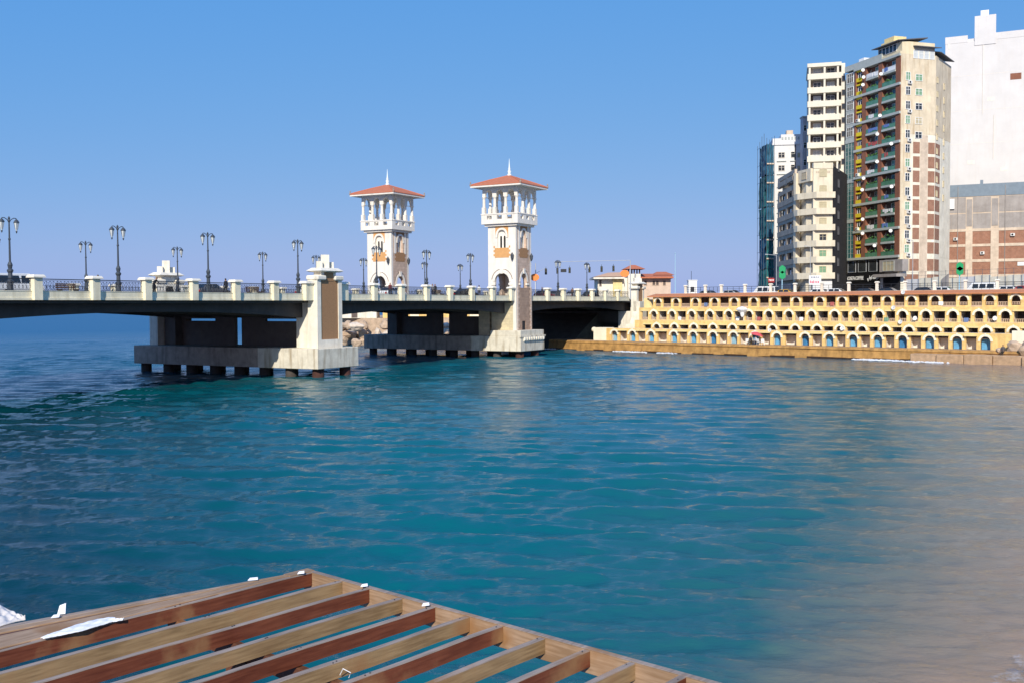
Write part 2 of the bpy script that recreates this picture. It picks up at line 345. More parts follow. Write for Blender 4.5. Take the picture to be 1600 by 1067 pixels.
# ------------------------------------------------------------------ the bridge
ANG = math.pi / 2 - TH
rootb = BR(36, 0, 0); rootb.z = 0
bridge = thing('road_bridge', rootb, 'long cream parapet road bridge with dark girders crossing the bay', 'bridge')
def bchild(name, me, u, v, z, flip=False, parent=bridge):
    o = bpy.data.objects.new(name, me); COL.objects.link(o); o.parent = parent
    o.location = BR(u, v, z) - ROOT[parent.name]; o.rotation_euler.z = ANG + (math.pi if flip else 0); return o
U0, U1 = -26.0, 126.0
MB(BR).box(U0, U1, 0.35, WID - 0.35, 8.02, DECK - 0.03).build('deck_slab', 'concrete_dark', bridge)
MB(BR).box(U0, U1, 3.6, WID - 3.6, DECK - 0.03, DECK - 0.015).build('carriageway', 'asphalt', bridge)
for v0, v1 in ((0.36, 3.5), (WID - 3.5, WID - 0.36)): MB(BR).box(U0, U1, v0, v1, DECK - 0.03, DECK + 0.12).build('footway', 'pavement', bridge)
for k in range(24): MB(BR).box(U0 + 3 + k * 6.2, U0 + 6 + k * 6.2, WID / 2 - .07, WID / 2 + .07, DECK - 0.015, DECK - 0.011).build('lane_marking', 'white_paint', bridge)
mat('cap_shaded', (0.40, 0.34, 0.28), stain=.6, stain_col=(.08, .06, .045), var=.3)
PIERS = [-9.7, 35.3, 80.5, 126.0]
def soffit(u):
    for a, b in zip(PIERS[:-1], PIERS[1:]):
        if a <= u <= b: t = abs(u - (a + b) / 2) / ((b - a) / 2); return 7.22 - 0.95 * t ** 2.0
    return 6.27
for v in (1.5, 7.0, 12.0, 17.0, WID - 2.1):
    us = [U0 + i * (U1 - U0) / 76 for i in range(77)]
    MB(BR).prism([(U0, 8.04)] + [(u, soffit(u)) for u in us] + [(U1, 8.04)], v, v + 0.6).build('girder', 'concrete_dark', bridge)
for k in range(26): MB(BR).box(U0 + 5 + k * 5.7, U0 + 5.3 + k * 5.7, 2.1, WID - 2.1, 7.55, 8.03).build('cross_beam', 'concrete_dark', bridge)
# posts and bays
T = 5.5
posts = [-4 * T, -3 * T, -2 * T, -T] + [i * T for i in range(6)] + [44.5 + i * T for i in range(7)] + [89.1 + i * T for i in range(6)]
wings = [(32.0, 33.9), (37.1, 39.2)]                 # wider posts each side of a pylon
mbp = MB(); mbp.box(-.37, .37, -.34, .3, 0, 1.8); post_me = mbp.build('tmp', 'parapet_paint').data
mbp = MB(); mbp.taper(-.55, .55, -.52, .48, 1.87, 2.04, .1).box(-.55, .55, -.52, .48, 1.79, 1.88); cap_me = mbp.build('tmp', 'plaster_white', bevel=0).data
def rail_mesh(L):
    r = MB(); r.box(0, L, -.035, .035, 1.66, 1.73); r.box(0, L, -.02, .02, .78, .82); r.box(0, L, -.018, .018, 1.56, 1.59)
    n = max(2, int(round(L / 0.34))); w = L / n
    for i in range(n + 1):
        x = i * w
        r.box(x - .011, x + .011, -.011, .011, .8, 1.57)
        if i < n - 1: r.tube([(x + 2 * w * t, 0.025 if i % 2 else -0.025, 1.02 + .5 * math.sin(math.pi * t)) for t in [j / 8 for j in range(9)]], .016, 3)
        if i < n: r.tube([(x + w * t, 0, 1.05 - .2 * math.sin(math.pi * t)) for t in [j / 5 for j in range(6)]], .013, 3)
    return r
def plinth_mesh(L):
    r = MB(); r.box(0, L, 0, .3, .19, .70); r.box(0, L, -.06, .33, 0, .19); r.box(0, L, -.03, .32, .70, .75); return r
for o in [x for x in bpy.data.objects if x.name.startswith('tmp')]: bpy.data.objects.remove(o)
cache = {}
def bay(u0, u1, v, flip):
    L = round(u1 - u0, 2)
    if L < .3: return
    if L not in cache:
        a = rail_mesh(L).build('tmp', 'iron'); b = plinth_mesh(L).build('tmp', 'parapet_paint'); cache[L] = (a.data, b.data)
        bpy.data.objects.remove(a); bpy.data.objects.remove(b)
    r, p = cache[L]
    bchild('railing', r, u1 if flip else u0, v + (-.15 if flip else .15), ZB, flip); bchild('plinth', p, u1 if flip else u0, v, ZB, flip)
for v, flip in ((0, False), (WID, True)):
    edges = []
    for u in posts:
        p = bchild('post', post_me, u, v, ZB, flip)
        c = bpy.data.objects.new('post_cap', cap_me); COL.objects.link(c); c.parent = p
        edges.append((u - .37, u + .37))
    for a, b in wings:
        w = MB(BR)
        vv = (-.45, .3) if not flip else (WID - .3, WID + .45)
        w.box(a, b, *vv, ZB, 10.1); po = w.build('wing_post', 'parapet_paint', bridge)
        w = MB(BR); w.taper(a - .2, b + .2, vv[0] - .18, vv[1] + .18, 10.1, 10.36, .12); w.build('post_cap', 'plaster_white', po)
        edges.append((a, b))
    edges += [(33.8, 37.2), (78.2, 82.9), (121.9, 126)]; edges.sort()
    for (a0, a1), (b0, b1) in zip(edges[:-1], edges[1:]):
        if b0 - a1 > .3: bay(a1, b0, v, flip)
def prism45(mb, cu, cv, r, z0, z1):
    mb.plan([(cu + r, cv), (cu, cv + r), (cu - r, cv), (cu, cv - r)], z0, z1)
def pylon(uc, v0, sg, zbase, parent, hw=2.1):           # v0: outer face, sg: +1 when the body lies towards +v
    V = lambda x: v0 + sg * x
    def bx(mb, a0, a1, x0, x1, c0, c1): y0, y1 = sorted((V(x0), V(x1))); mb.box(uc + a0, uc + a1, y0, y1, c0, c1)
    m = MB(BR); bx(m, -hw, hw, .16, 1.35, zbase, 10.45)
    py = m.build('pylon', 'plaster_white', parent)
    m = MB(BR); bx(m, -hw - .003, -hw + .62, 0, .2, zbase, 10.48); bx(m, hw - .62, hw + .003, 0, .2, zbase, 10.48); bx(m, -hw + .62, hw - .62, 0, .2, zbase, zbase + .9)
    m.build('frame', 'plaster_white', py)
    m = MB(BR); bx(m, -hw + .62, hw - .62, .1, .3, zbase + .9, 10.48); bx(m, -.72, .72, .06, .4, 10.4, 11.35); m.build('panel', 'panel_brown', py)
    m = MB(BR); bx(m, -1.25, -.72, .15, 1.2, 10.45, 11.35); bx(m, .72, 1.25, .15, 1.2, 10.45, 11.35); bx(m, -.72, .72, .42, 1.2, 10.45, 11.35); m.build('neck', 'plaster_white', py)
    for s in (-1, 1):
        m = MB(BR); a, b = sorted((s * .74, s * 2.25)); bx(m, a, b, -.22, 1.5, 10.47, 11.0); m.build('scroll_block', 'plaster_white', py, bevel=.12)
    m = MB(BR); y0, y1 = sorted((V(-.15), V(1.45))); m.taper(uc - 1.6, uc + 1.6, y0, y1, 11.36, 11.5, -.3); y0, y1 = sorted((V(-.45), V(1.75))); m.taper(uc - 1.9, uc + 1.9, y0, y1, 11.5, 11.83, .45); m.build('ledge', 'plaster_white', py)
    for a, r, t in ((0, .62, 13.28), (-.95, .46, 12.55), (.95, .46, 12.5)):
        m = MB(BR); prism45(m, uc + a, V(.65), r, 11.8, t); m.build('merlon', 'plaster_white', py)
# piers (things of their own)
def v_of(px, u, z):
    lo, hi = 0, 60
    for _ in range(50):
        m = (lo + hi) / 2; p = BR(u, m, z)
        if 800 + FPX * p.x / p.y > px: lo = m
        else: hi = m
    return lo
def pier(uc, label, near_z, slot_px, slits, capmat, name_far=True, near_end=-2.0, u_half=3.5):
    ro = BR(uc, 0, 0); t = thing('bridge_pier', ro, label, 'bridge pier', 'piers of the road bridge')
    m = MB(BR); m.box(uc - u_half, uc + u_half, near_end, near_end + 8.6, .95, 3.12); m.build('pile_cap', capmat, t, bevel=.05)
    m = MB(BR); m.box(uc - u_half + .01, uc + u_half - .01, near_end + 8.6, WID + 2.3, .96, 3.11); m.build('pile_cap', 'cap_shaded', t, bevel=.05)  # rest of the cap: shade below the deck put into a darker colour
    for i in range(8):
        v = near_end + .9 + i * (WID + 2.5) / 7.0
        for du in (-2.4, 2.2):
            m = MB(BR); m.lathe([(.62, -3), (.62, .97)], uc + du, v, 14); m.build('pile', 'pile_red' if i < 1 else 'pile', t, smooth=True)
    vs_ = v_of(slot_px[0], uc, 5), v_of(slot_px[1], uc, 5)
    m = MB(BR); sl = sorted((v_of(a, uc, 6.2), v_of(b, uc, 6.2)) for a, b in slits)
    lo, hi = min(vs_), max(vs_)
    spans = [(0.6, lo), (hi, WID - .6)]
    for a, b in spans:
        cur = a
        for s in sl:
            s0, s1 = min(s), max(s)
            if s0 > a and s1 < b:
                m.box(a, s0, uc - .25, uc + .25, 0, 0) if False else None
        # wall panel up to 6.0, slit between 6.0 and 6.28, lintel above
        m2 = MB(BR); m2.box(uc - .25, uc + .25, a, b, 3.1, 5.98); m2.box(uc - .25, uc + .25, a, b, 6.24, 8.05)
        for s in sl:
            s0, s1 = min(s), max(s)
            if s0 > a - .5 and s1 < b + .5:
                m2.box(uc - .25, uc + .25, a, max(a, s0), 5.98, 6.24); m2.box(uc - .25, uc + .25, min(b, s1), b, 5.98, 6.24)
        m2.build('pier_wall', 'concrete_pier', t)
    for v in (lo - .35, hi + .35):
        pass
    m = MB(BR); m.box(uc - 1.3, uc + 1.3, WID - 2.4, WID - .6, 3.11, 8.05); m.build('pier_column', 'concrete_pier', t)
    m = MB(BR); m.box(uc - .6, uc + .6, 1.0, WID - 1.0, 6.5, 8.04); m.build('head_beam', 'concrete_dark', t)
    return t
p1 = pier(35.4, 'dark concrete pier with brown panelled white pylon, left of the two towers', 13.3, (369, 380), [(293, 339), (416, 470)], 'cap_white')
pylon(35.3, -.95, 1, 3.12, p1)
pylon(35.3, WID + .95, -1, 3.12, p1)
m = MB(BR); m.box(33.6, 37.0, .42, 2.4, 3.12, 8.03); m.build('pier_column', 'plaster_white', p1)
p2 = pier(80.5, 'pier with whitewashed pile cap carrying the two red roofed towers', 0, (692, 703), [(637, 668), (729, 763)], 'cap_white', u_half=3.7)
m = MB(BR); m.box(76.85, 84.15, -1.95, 3.2, 3.12, 3.95); m.build('cap_upstand', 'cap_white', p2, bevel=.04)
m = MB(BR); m.box(76.6, 84.4, -2.12, -1.9, 2.95, 3.2); m.build('cap_ledge', 'cap_white', p2)
for k in range(9):
    m = MB(BR); a = 77.6 + k * .72; m.prism_u([(-2.02, 2.95), (-2.02, 2.35), (-2.3, 2.55), (-2.34, 2.95)], a, a + .34); m.build('corbel', 'plaster_white', p2)
m = MB(BR); m.box(78.6, 82.5, 4.3, 6.2, 3.12, 8.03); m.build('pier_column', 'pier_stone', p2)
p3 = thing('bridge_abutment', BR(125, 0, 0), 'white and tan end pylon where bridge meets the promenade', 'bridge pier', 'piers of the road bridge')
pylon(125.2, -.95, 1, 6.4, p3, 1.7)
m = MB(BR); m.box(123.4, 126.9, 2.8, 25, 4.2, 6.4); m.build('abutment_wall', 'concrete_dark', p3)
m = MB(BR); m.box(123.38, 126.9, -1.2, 2.8, 3.0, 6.39); m.build('abutment_wall', 'plaster_white', p3)
m = MB(BR); m.prism([(120.6, 3.0), (123.5, 6.4), (123.5, 8.2), (127.2, 8.2), (127.2, 3.0)], -1.5, -.2); m.build('wing_wall', 'plaster_white', p3)

# ------------------------------------------------------------------ towers
def tower(uc, vc, label, low):
    t = thing('bridge_tower', BR(uc, vc, DECK), label, 'tower', 'towers on the bridge')
    h = 2.36; z0, z1, z2 = DECK + .0, 13.4, 19.6
    faces = [(Frame(BR(uc - h, vc, 0), VV, -UV), True, h), (Frame(BR(uc + h, vc, 0), VV, UV), True, h),
             (Frame(BR(uc, vc - h, 0), UV, -VV), False, h - .45), (Frame(BR(uc, vc + h, 0), UV, VV), False, h - .45)]
    for f, main, hw in faces:
        wm = 'tower_white' if main else 'tower_stone'
        big = rounded(0, 2.5 if main else 1.9, z0 + .001, 11.1, 12, 1.3)
        win = pointed(0, 1.5, 16.1, 17.6, 18.75, 6)
        m = MB(f); wall_with(m, -hw, hw, z0, z1, -.45, 0, [big]); wall_with(m, -hw, hw, z1, z2, -.45, 0, [win]); w = m.build('wall', wm, t)
        m = MB(f); band(m, big[1:-1] if main else big[1:-1], .34, -.1, .07); m.build('arch_surround', 'tower_white', w)
        for a0, a1 in ((170, 100), (80, 10)):
            m = MB(f); o = arc(0, 11.15, (1.25 if main else .95) + .46, a0, a1, 8, 1.78); band(m, o, .12, -.02, .035); m.build('hood_groove', 'stone_groove', w)
        m = MB(f); m.prism([(-.2, 12.3), (-.3, 13.05), (.3, 13.05), (.2, 12.3)], -.15, .16); m.build('keystone', 'tower_white', w)
        for s in (-1, 1):
            x = s * ((1.25 if main else .95) + .22); m = MB(f); m.box(x - .32, x + .32, -.2, .12, 10.6, 10.9); m.build('impost', 'tower_white', w)
        # window: tracery with two slots, surround, stone panels
        m = MB(f)
        inner = [rect(-.3, .34, 16.1, 17.7), rect(.3, .34, 16.1, 17.7)]
        wall_with(m, -.75, .75, 16.1, 18.8, -.42, -.3, [pointed(-.3, .36, 16.1, 17.5, 17.9, 3), pointed(.3, .36, 16.1, 17.5, 17.9, 3)])
        m.build('tracery', 'tower_white', w)
        MB(f).box(-.74, .74, -.62, -.6, 16.0, 18.8).build('window_pane', 'dark_gap', w)
        m = MB(f); band(m, win[1:-1], .3, -.05, .1); m.build('window_surround', 'tower_white', w)
        pm = 'panel_orange' if main else 'panel_brown'
        m = MB(f); m.box(-1.2, 1.2, -.02, .03, 14.65, 16.1)
        for k, z in enumerate((14.9, 15.5, 16.1)): m.box(-1.42, -1.2, -.02, .03, z, z + .3); m.box(1.2, 1.42, -.02, .03, z, z + .3)
        m.build('stone_panel', pm, w)
        m = MB(f); o = pointed(0, 2.12, 17.6, 17.62, 19.08, 6); wall_with(m, -1.1, 1.1, 17.6, z2, -.02, .03, [o]); m.build('stone_panel', pm, w)
        if not main:
            for s in (-1, 1):
                m = MB(f); m.box(s * 1.36 - .26, s * 1.36 + .26, -.02, .05, 15.9, z2); m.build('pilaster', 'tower_white', w)
    if low:                                           # shaft below the deck, down to the pile cap
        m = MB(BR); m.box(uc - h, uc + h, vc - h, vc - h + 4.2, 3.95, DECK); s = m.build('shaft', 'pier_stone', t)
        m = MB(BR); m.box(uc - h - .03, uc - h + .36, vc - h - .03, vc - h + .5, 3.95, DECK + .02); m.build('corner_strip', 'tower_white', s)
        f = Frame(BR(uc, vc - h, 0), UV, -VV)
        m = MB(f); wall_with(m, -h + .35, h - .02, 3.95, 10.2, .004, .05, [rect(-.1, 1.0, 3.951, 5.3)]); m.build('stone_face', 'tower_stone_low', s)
        MB(f).box(-.6, .4, .002, .006, 3.96, 5.3).build('doorway', 'dark_gap', s)
        for k in range(15):
            z = 4.0 + k * .42; e = .55 if k % 2 else .35
            for a0, a1 in ((-h + .3, -h + .3 + e), (h - e, h + .01)):
                MB(f).box(a0, a1, .04, .09, z, z + .4).build('quoin', 'quoin', s)
    # balcony
    r = h + .72
    m = MB(BR); m.box(uc - r, uc + r, vc - r, vc + r, 19.62, 20.0); m.box(uc - r + .35, uc + r - .35, vc - r + .35, vc + r - .35, 19.3, 19.63); m.build('balcony_floor', 'tower_white', t)
    for f, L in ((Frame(BR(uc - r, vc, 0), VV, -UV), r), (Frame(BR(uc + r, vc, 0), VV, UV), r), (Frame(BR(uc, vc - r, 0), UV, -VV), r - .26), (Frame(BR(uc, vc + r, 0), UV, VV), r - .26)):
        m = MB(f); wall_with(m, -L, L, 20.0, 21.0, -.25, 0, [rect(x, .85, 20.3, 20.85) for x in (-1.72, 0, 1.72)])
        p = m.build('balcony_parapet', 'tower_white', t)
        MB(f).box(-L - (.06 if L == r else -.2), L + (.06 if L == r else -.2), -.29, .07, 21.0, 21.16).build('coping', 'tower_white', p)
    c = r - .3; ks = (-c, -c / 3, c / 3, c)
    for a in ks:
        for b in ks:
            if abs(a) == c or abs(b) == c:
                m = MB(BR); m.box(uc + a - .25, uc + a + .25, vc + b - .25, vc + b + .25, 21.0, 22.1); m.lathe([(.23, 22.1), (.2, 23.3), (.25, 23.42), (.33, 23.62)], uc + a, vc + b, 10); m.build('column', 'tower_white', t)
    for f, L in ((Frame(BR(uc - c, vc, 0), VV, -UV), c + .17), (Frame(BR(uc + c, vc, 0), VV, UV), c + .17), (Frame(BR(uc, vc - c, 0), UV, -VV), c - .17), (Frame(BR(uc, vc + c, 0), UV, VV), c - .17)):
        m = MB(f); wall_with(m, -L, L, 23.6, 25.0, -.17, .17, [pointed(x * c / 3, 2 * c / 3 - .62, 23.601, 23.8, 24.6, 6) for x in (-2, 0, 2)]); m.build('arcade', 'tower_white', t)
    e = h + 1.9
    m = MB(BR); m.box(uc - e, uc + e, vc - e, vc + e, 24.98, 25.22); m.build('eave', 'tower_white', t)
    e2 = e + .06; n0 = 0
    m = MB(BR); q = []
    for k, (ee, z) in enumerate(((e2, 25.22), (e2, 25.32), (e2 * .5, 26.2), (.25, 26.95))):
        for a, b in ((-ee, -ee), (ee, -ee), (ee, ee), (-ee, ee)): m.v.append(BR(uc + a, vc + b, z))
    for k in range(3):
        for j in range(4): l = (j + 1) % 4; m.fc.append([k * 4 + j, k * 4 + l, k * 4 + 4 + l, k * 4 + 4 + j])
    m.fc.append([12, 13, 14, 15]); m.fc.append([3, 2, 1, 0]); ro = m.build('roof', 'roof_tile', t)
    for (sa, sb) in ((-1, -1), (1, -1), (1, 1), (-1, 1)):
        m = MB(BR); m.tube([(uc + sa * e2, vc + sb * e2, 25.36), (uc + sa * e2 * .5, vc + sb * e2 * .5, 26.22), (uc, vc, 27.0)], .08, 5); m.build('ridge_tiles', 'roof_tile', ro)
        m = MB(BR); m.lathe([(.12, 25.2), (.17, 25.45), (.07, 25.6), (.12, 25.72), (.03, 25.9)], uc + sa * (e2 - .1), vc + sb * (e2 - .1), 7); m.build('corner_finial', 'stone_groove', ro)
    m = MB(BR); m.lathe([(.34, 26.85), (.34, 27.15), (.18, 27.25), (.3, 27.6), (.16, 27.8), (.2, 27.95), (.12, 28.2), (.02, 29.5)], uc, vc, 10); m.build('spire', 'spire', t, smooth=True)
    for fu, fv in ((-h - .3, -1.9), (1.9, -h - .3)):
        m = MB(BR); m.tube([(uc + fu * .92, vc + fv * .92, 15.0), (uc + fu, vc + fv, 15.0)], .04); m.lathe([(.05, 14.2), (.2, 14.5), (.26, 15.0), (.1, 15.25), (.02, 15.4)], uc + fu, vc + fv, 6); m.build('wall_lantern', 'lamp_iron', t)
    return t
tower(80.6, -.45 + 2.36, 'red roofed white tower at near edge of bridge, right of the pair', True)
tower(80.6, 22.0 + 2.36, 'red roofed white tower at far edge of bridge, left of the pair', False)
# ------------------------------------------------------------------ street lamps on the bridge
ORD = ['first', 'second', 'third', 'fourth', 'fifth', 'sixth', 'seventh', 'eighth', 'ninth', 'tenth', 'eleventh', 'twelfth', 'thirteenth', 'fourteenth', 'fifteenth', 'sixteenth', 'seventeenth', 'eighteenth', 'nineteenth', 'twentieth']
def lamp_proto(loc):
    t = thing('street_lamp', loc, 'x', 'street lamp', 'double lanterns along the bridge')
    f = Frame(loc, (1, 0, 0), (0, 1, 0))
    MB(f).lathe([(.3, 0), (.3, .3), (.22, .4), (.22, .9), (.28, 1.0), (.28, 1.1), (.18, 1.2), (.16, 1.7), (.24, 1.85), (.24, 1.95), (.14, 2.05), (.2, 2.35), (.1, 2.6)], 0, 0, 10).build('base', 'lamp_iron', t, smooth=False)
    MB(f).lathe([(.085, 2.55), (.07, 4.3), (.1, 4.35), (.1, 4.42), (.065, 4.5), (.055, 5.7), (.11, 5.8), (.06, 5.95), (.1, 6.05), (.02, 6.2)], 0, 0, 8).build('pole', 'lamp_iron', t)
    for s in (-1, 1):
        a = MB(f).tube([(0, 0, 5.75), (s * .18, 0, 5.95), (s * .4, 0, 6.07), (s * .58, 0, 6.06), (s * .62, 0, 5.95)], .035, 5).build('arm', 'lamp_iron', t)
        l = MB(f).lathe([(.03, 5.02), (.1, 5.2), (.2, 5.72)], s * .62, 0, 6).build('lantern', 'lamp_glass', t)
        MB(f).lathe([(.24, 5.72), (.25, 5.76), (.15, 5.9), (.04, 6.0), (.02, 6.05)], s * .62, 0, 6).build('lantern_cap', 'lamp_iron', l)
        MB(f).lathe([(.015, 4.86), (.06, 4.95), (.08, 5.05), (.03, 5.06)], s * .62, 0, 6).build('lantern_tip', 'lamp_iron', l)
        for k in range(6):
            q = k * math.pi / 3; MB(f).tube([(s * .62 + .1 * math.cos(q), .1 * math.sin(q), 5.19), (s * .62 + .205 * math.cos(q), .205 * math.sin(q), 5.72)], .012, 3).build('lantern_rib', 'lamp_iron', l)
    return t
near_us = [-12, -1.4, 9.0, 19.6, 32.6, 46.7, 57.4, 68.2, 95.2, 106.2]
far_us = [11.0, 21.9, 34.8, 49.4, 60.2, 71.1, 87.5, 98.5, 110]
proto = lamp_proto(BR(near_us[0], 1.2, DECK + .1)); lamps = [proto]
for i in range(len(near_us) + len(far_us) - 1): lamps.append(copy_tree(proto))
for i, l in enumerate(lamps):
    near = i < len(near_us); k = i if near else i - len(near_us)
    l.location = BR(near_us[k], 1.2, DECK + .1) if near else BR(far_us[k], WID - 2.2, DECK + .1)
    l.rotation_euler.z = ANG + R.uniform(-.06, .06)
    l['label'] = ('dark double lantern lamp post on near footway of bridge, %s from the left' if near else 'dark double lantern lamp post on far footway of bridge, %s from the left') % ORD[k]
# the near lamp standing before the far tower has its base plinth
# ------------------------------------------------------------------ benches
def bench(loc, label):
    t = thing('bench', loc, label, 'bench', 'benches on the footways', ANG); f = Frame(loc, (1, 0, 0), (0, 1, 0))
    for k in range(4): MB(f).box(-1, 1, -.3 + k * .16, -.17 + k * .16, .44, .49).build('seat_slat', 'bench_wood', t)
    for k in range(3): MB(f).box(-1, 1, .3, .34, .56 + k * .15, .68 + k * .15).build('back_slat', 'bench_wood', t)
    for x in (-.8, .8):
        MB(f).box(x - .04, x + .04, -.3, .3, 0, .44).build('leg', 'iron', t); MB(f).box(x - .03, x + .03, .341, .38, .4, 1.0).build('back_post', 'iron', t)
for i, (u, w) in enumerate(((5.0, 'under the second near lamp'), (-6.5, 'at the left edge of the picture'), (27.5, 'left of the brown panelled pylon'), (62.5, 'between the towers and the pylon'))):
    bench(BR(u, 2.7, DECK + .12), 'dark slatted bench on near bridge footway ' + w)

# ------------------------------------------------------------------ people
def person(name, loc, rz, pose, label, shirt, legs, skin=(0.30, 0.17, 0.11), hair=(0.02, 0.015, 0.012), cloth_head=None):
    J = {'pelvis': (0, 0, .95, .15), 'waist': (0, 0, 1.1, .14), 'chest': (0, -.01, 1.34, .17), 'neck': (0, 0, 1.5, .06), 'head0': (0, .02, 1.58, .085), 'head': (0, .03, 1.68, .1), 'top': (0, .02, 1.76, .07)}
    for s, n in ((-1, 'l'), (1, 'r')):
        J['sh' + n] = (s * .18, 0, 1.43, .065); J['el' + n] = (s * .25, -.02, 1.14, .048); J['wr' + n] = (s * .26, .07, .9, .034); J['ha' + n] = (s * .26, .1, .81, .036)
        J['hip' + n] = (s * .09, 0, .9, .105); J['kn' + n] = (s * .1, .02, .5, .068); J['an' + n] = (s * .1, -.02, .09, .045); J['to' + n] = (s * .11, .14, .035, .04)
    if pose == 'sit':
        for k in ('pelvis', 'waist', 'chest', 'neck', 'head0', 'head', 'top', 'shl', 'shr', 'ell', 'elr', 'hipl', 'hipr'): x, y, z, r = J[k]; J[k] = (x, y, z - .45, r)
        for s, n in ((-1, 'l'), (1, 'r')):
            J['kn' + n] = (s * .12, .42, .5, .07); J['an' + n] = (s * .12, .44, .09, .045); J['to' + n] = (s * .12, .6, .04, .04)
            J['wr' + n] = (s * .18, .26, .62, .034); J['ha' + n] = (s * .15, .36, .6, .036); J['el' + n] = (s * .24, .04, .72, .048)
    if pose == 'lean':
        for k, d in (('chest', .18), ('neck', .28), ('head0', .33), ('head', .38), ('top', .38), ('shl', .22), ('shr', .22)): x, y, z, r = J[k]; J[k] = (x, y + d, z - .08, r)
        for s, n in ((-1, 'l'), (1, 'r')): J['el' + n] = (s * .24, .4, 1.08, .048); J['wr' + n] = (s * .14, .55, 1.12, .034); J['ha' + n] = (s * .06, .62, 1.13, .036)
    if pose == 'walk':
        J['knl'] = (-.1, .2, .52, .068); J['anl'] = (-.1, .24, .1, .045); J['tol'] = (-.1, .4, .05, .04); J['knr'] = (.1, -.06, .5, .068); J['anr'] = (.1, -.32, .16, .045); J['tor'] = (.1, -.2, .04, .04)
    E = [('pelvis', 'waist'), ('waist', 'chest'), ('chest', 'neck'), ('neck', 'head0'), ('head0', 'head'), ('head', 'top')]
    for n in 'lr': E += [('chest', 'sh' + n), ('sh' + n, 'el' + n), ('el' + n, 'wr' + n), ('wr' + n, 'ha' + n), ('pelvis', 'hip' + n), ('hip' + n, 'kn' + n), ('kn' + n, 'an' + n), ('an' + n, 'to' + n)]
    keys = list(J); me = bpy.data.meshes.new(name); me.from_pydata([J[k][:3] for k in keys], [(keys.index(a), keys.index(b)) for a, b in E], [])
    o = bpy.data.objects.new(name, me); COL.objects.link(o)
    md = o.modifiers.new('s', 'SKIN'); sv = me.skin_vertices[0].data
    for i, k in enumerate(keys): sv[i].radius = (J[k][3], J[k][3] * (.72 if k in ('chest', 'waist', 'pelvis') else 1)); sv[i].use_root = (k == 'pelvis')
    o.modifiers.new('d', 'SUBSURF').levels = 1
    dg = bpy.context.evaluated_depsgraph_get(); nm = bpy.data.meshes.new_from_object(o.evaluated_get(dg)); o.modifiers.clear(); o.data = nm
    for nme, c in (('shirt', shirt), ('trousers', legs), ('skin', skin), ('hair', hair)):
        key = 'cloth_%s_%s' % (nme, '_'.join('%d' % (x * 99) for x in c))
        if key not in M: mat(key, c, rough=.8, var=.15, scale=6, bump=0)
        nm.materials.append(M[key])
    for p in nm.polygons:
        c = p.center; p.use_smooth = True; hd = Vector(J['head'][:3]); hp = J['pelvis'][2]
        nearhand = min((c - Vector(J['ha' + n][:3])).length for n in 'lr')
        i = 1 if c.z < hp + .06 and (c - Vector(J['chest'][:3])).length > .3 and nearhand > .1 else 0
        if nearhand < .09: i = 2
        if c.z > J['neck'][2] + .0 : i = 2
        if c.z > hd.z + .03 or (c.z > hd.z - .08 and c.y < hd.y - .02): i = 3
        p.material_index = i
    o.location = loc; o.rotation_euler.z = rz
    return tag(o, label, 'person')
rail_dir = ANG - math.pi / 2 + math.pi / 2
person('person', BR(13.2, 1.5, DECK + .12), ANG + math.pi, 'lean', 'person in black leaning on the near railing below the far pylon', (.02, .02, .025), (.02, .02, .025))
person('person', BR(22.8, 2.1, DECK + .12), ANG, 'walk', 'person in dark clothes walking on near footway left of the pylon', (.03, .03, .04), (.02, .02, .02))
person('person', BR(50.5, 2.0, DECK + .12), ANG + 2.5, 'stand', 'person in dark red top before the far tower arch', (.16, .03, .03), (.02, .02, .03))
person('person', BR(112.0, 1.8, DECK + .12), ANG, 'walk', 'person in black walking near the right end of the bridge', (.02, .02, .02), (.02, .02, .025))
person('person', BR(91.0, 1.9, DECK + .12), ANG + 1.0, 'stand', 'person in dark grey standing just right of the near tower', (.05, .05, .06), (.03, .03, .04))
for u, v, rz, ps, lb, c1, c2 in ((-3.2, 2.4, 0, 'walk', 'person in white shirt walking at left end of the bridge', (.6, .6, .58), (.05, .06, .1)), (7.2, 1.6, 2.0, 'stand', 'person in blue top standing under the second near lamp', (.06, .12, .3), (.03, .03, .04)), (42.0, 2.2, 0, 'walk', 'person in tan coat walking just right of the pylon', (.35, .25, .15), (.04, .04, .05)),
        (59.5, 1.7, 3.1, 'walk', 'person in grey walking between pylon and near tower', (.2, .2, .22), (.03, .03, .04)), (60.4, 1.9, 3.1, 'walk', 'person in black walking beside the person in grey', (.02, .02, .03), (.02, .02, .02)), (71.5, 1.8, 1.0, 'stand', 'person in white near the scooter left of near tower', (.65, .65, .62), (.05, .05, .06)), (101.5, 1.7, 0, 'walk', 'person in brown walking right of near tower', (.18, .1, .06), (.03, .03, .03))):
    person('person', BR(u, v, DECK + .12), ANG - math.pi / 2 + rz, ps, lb, c1, c2)
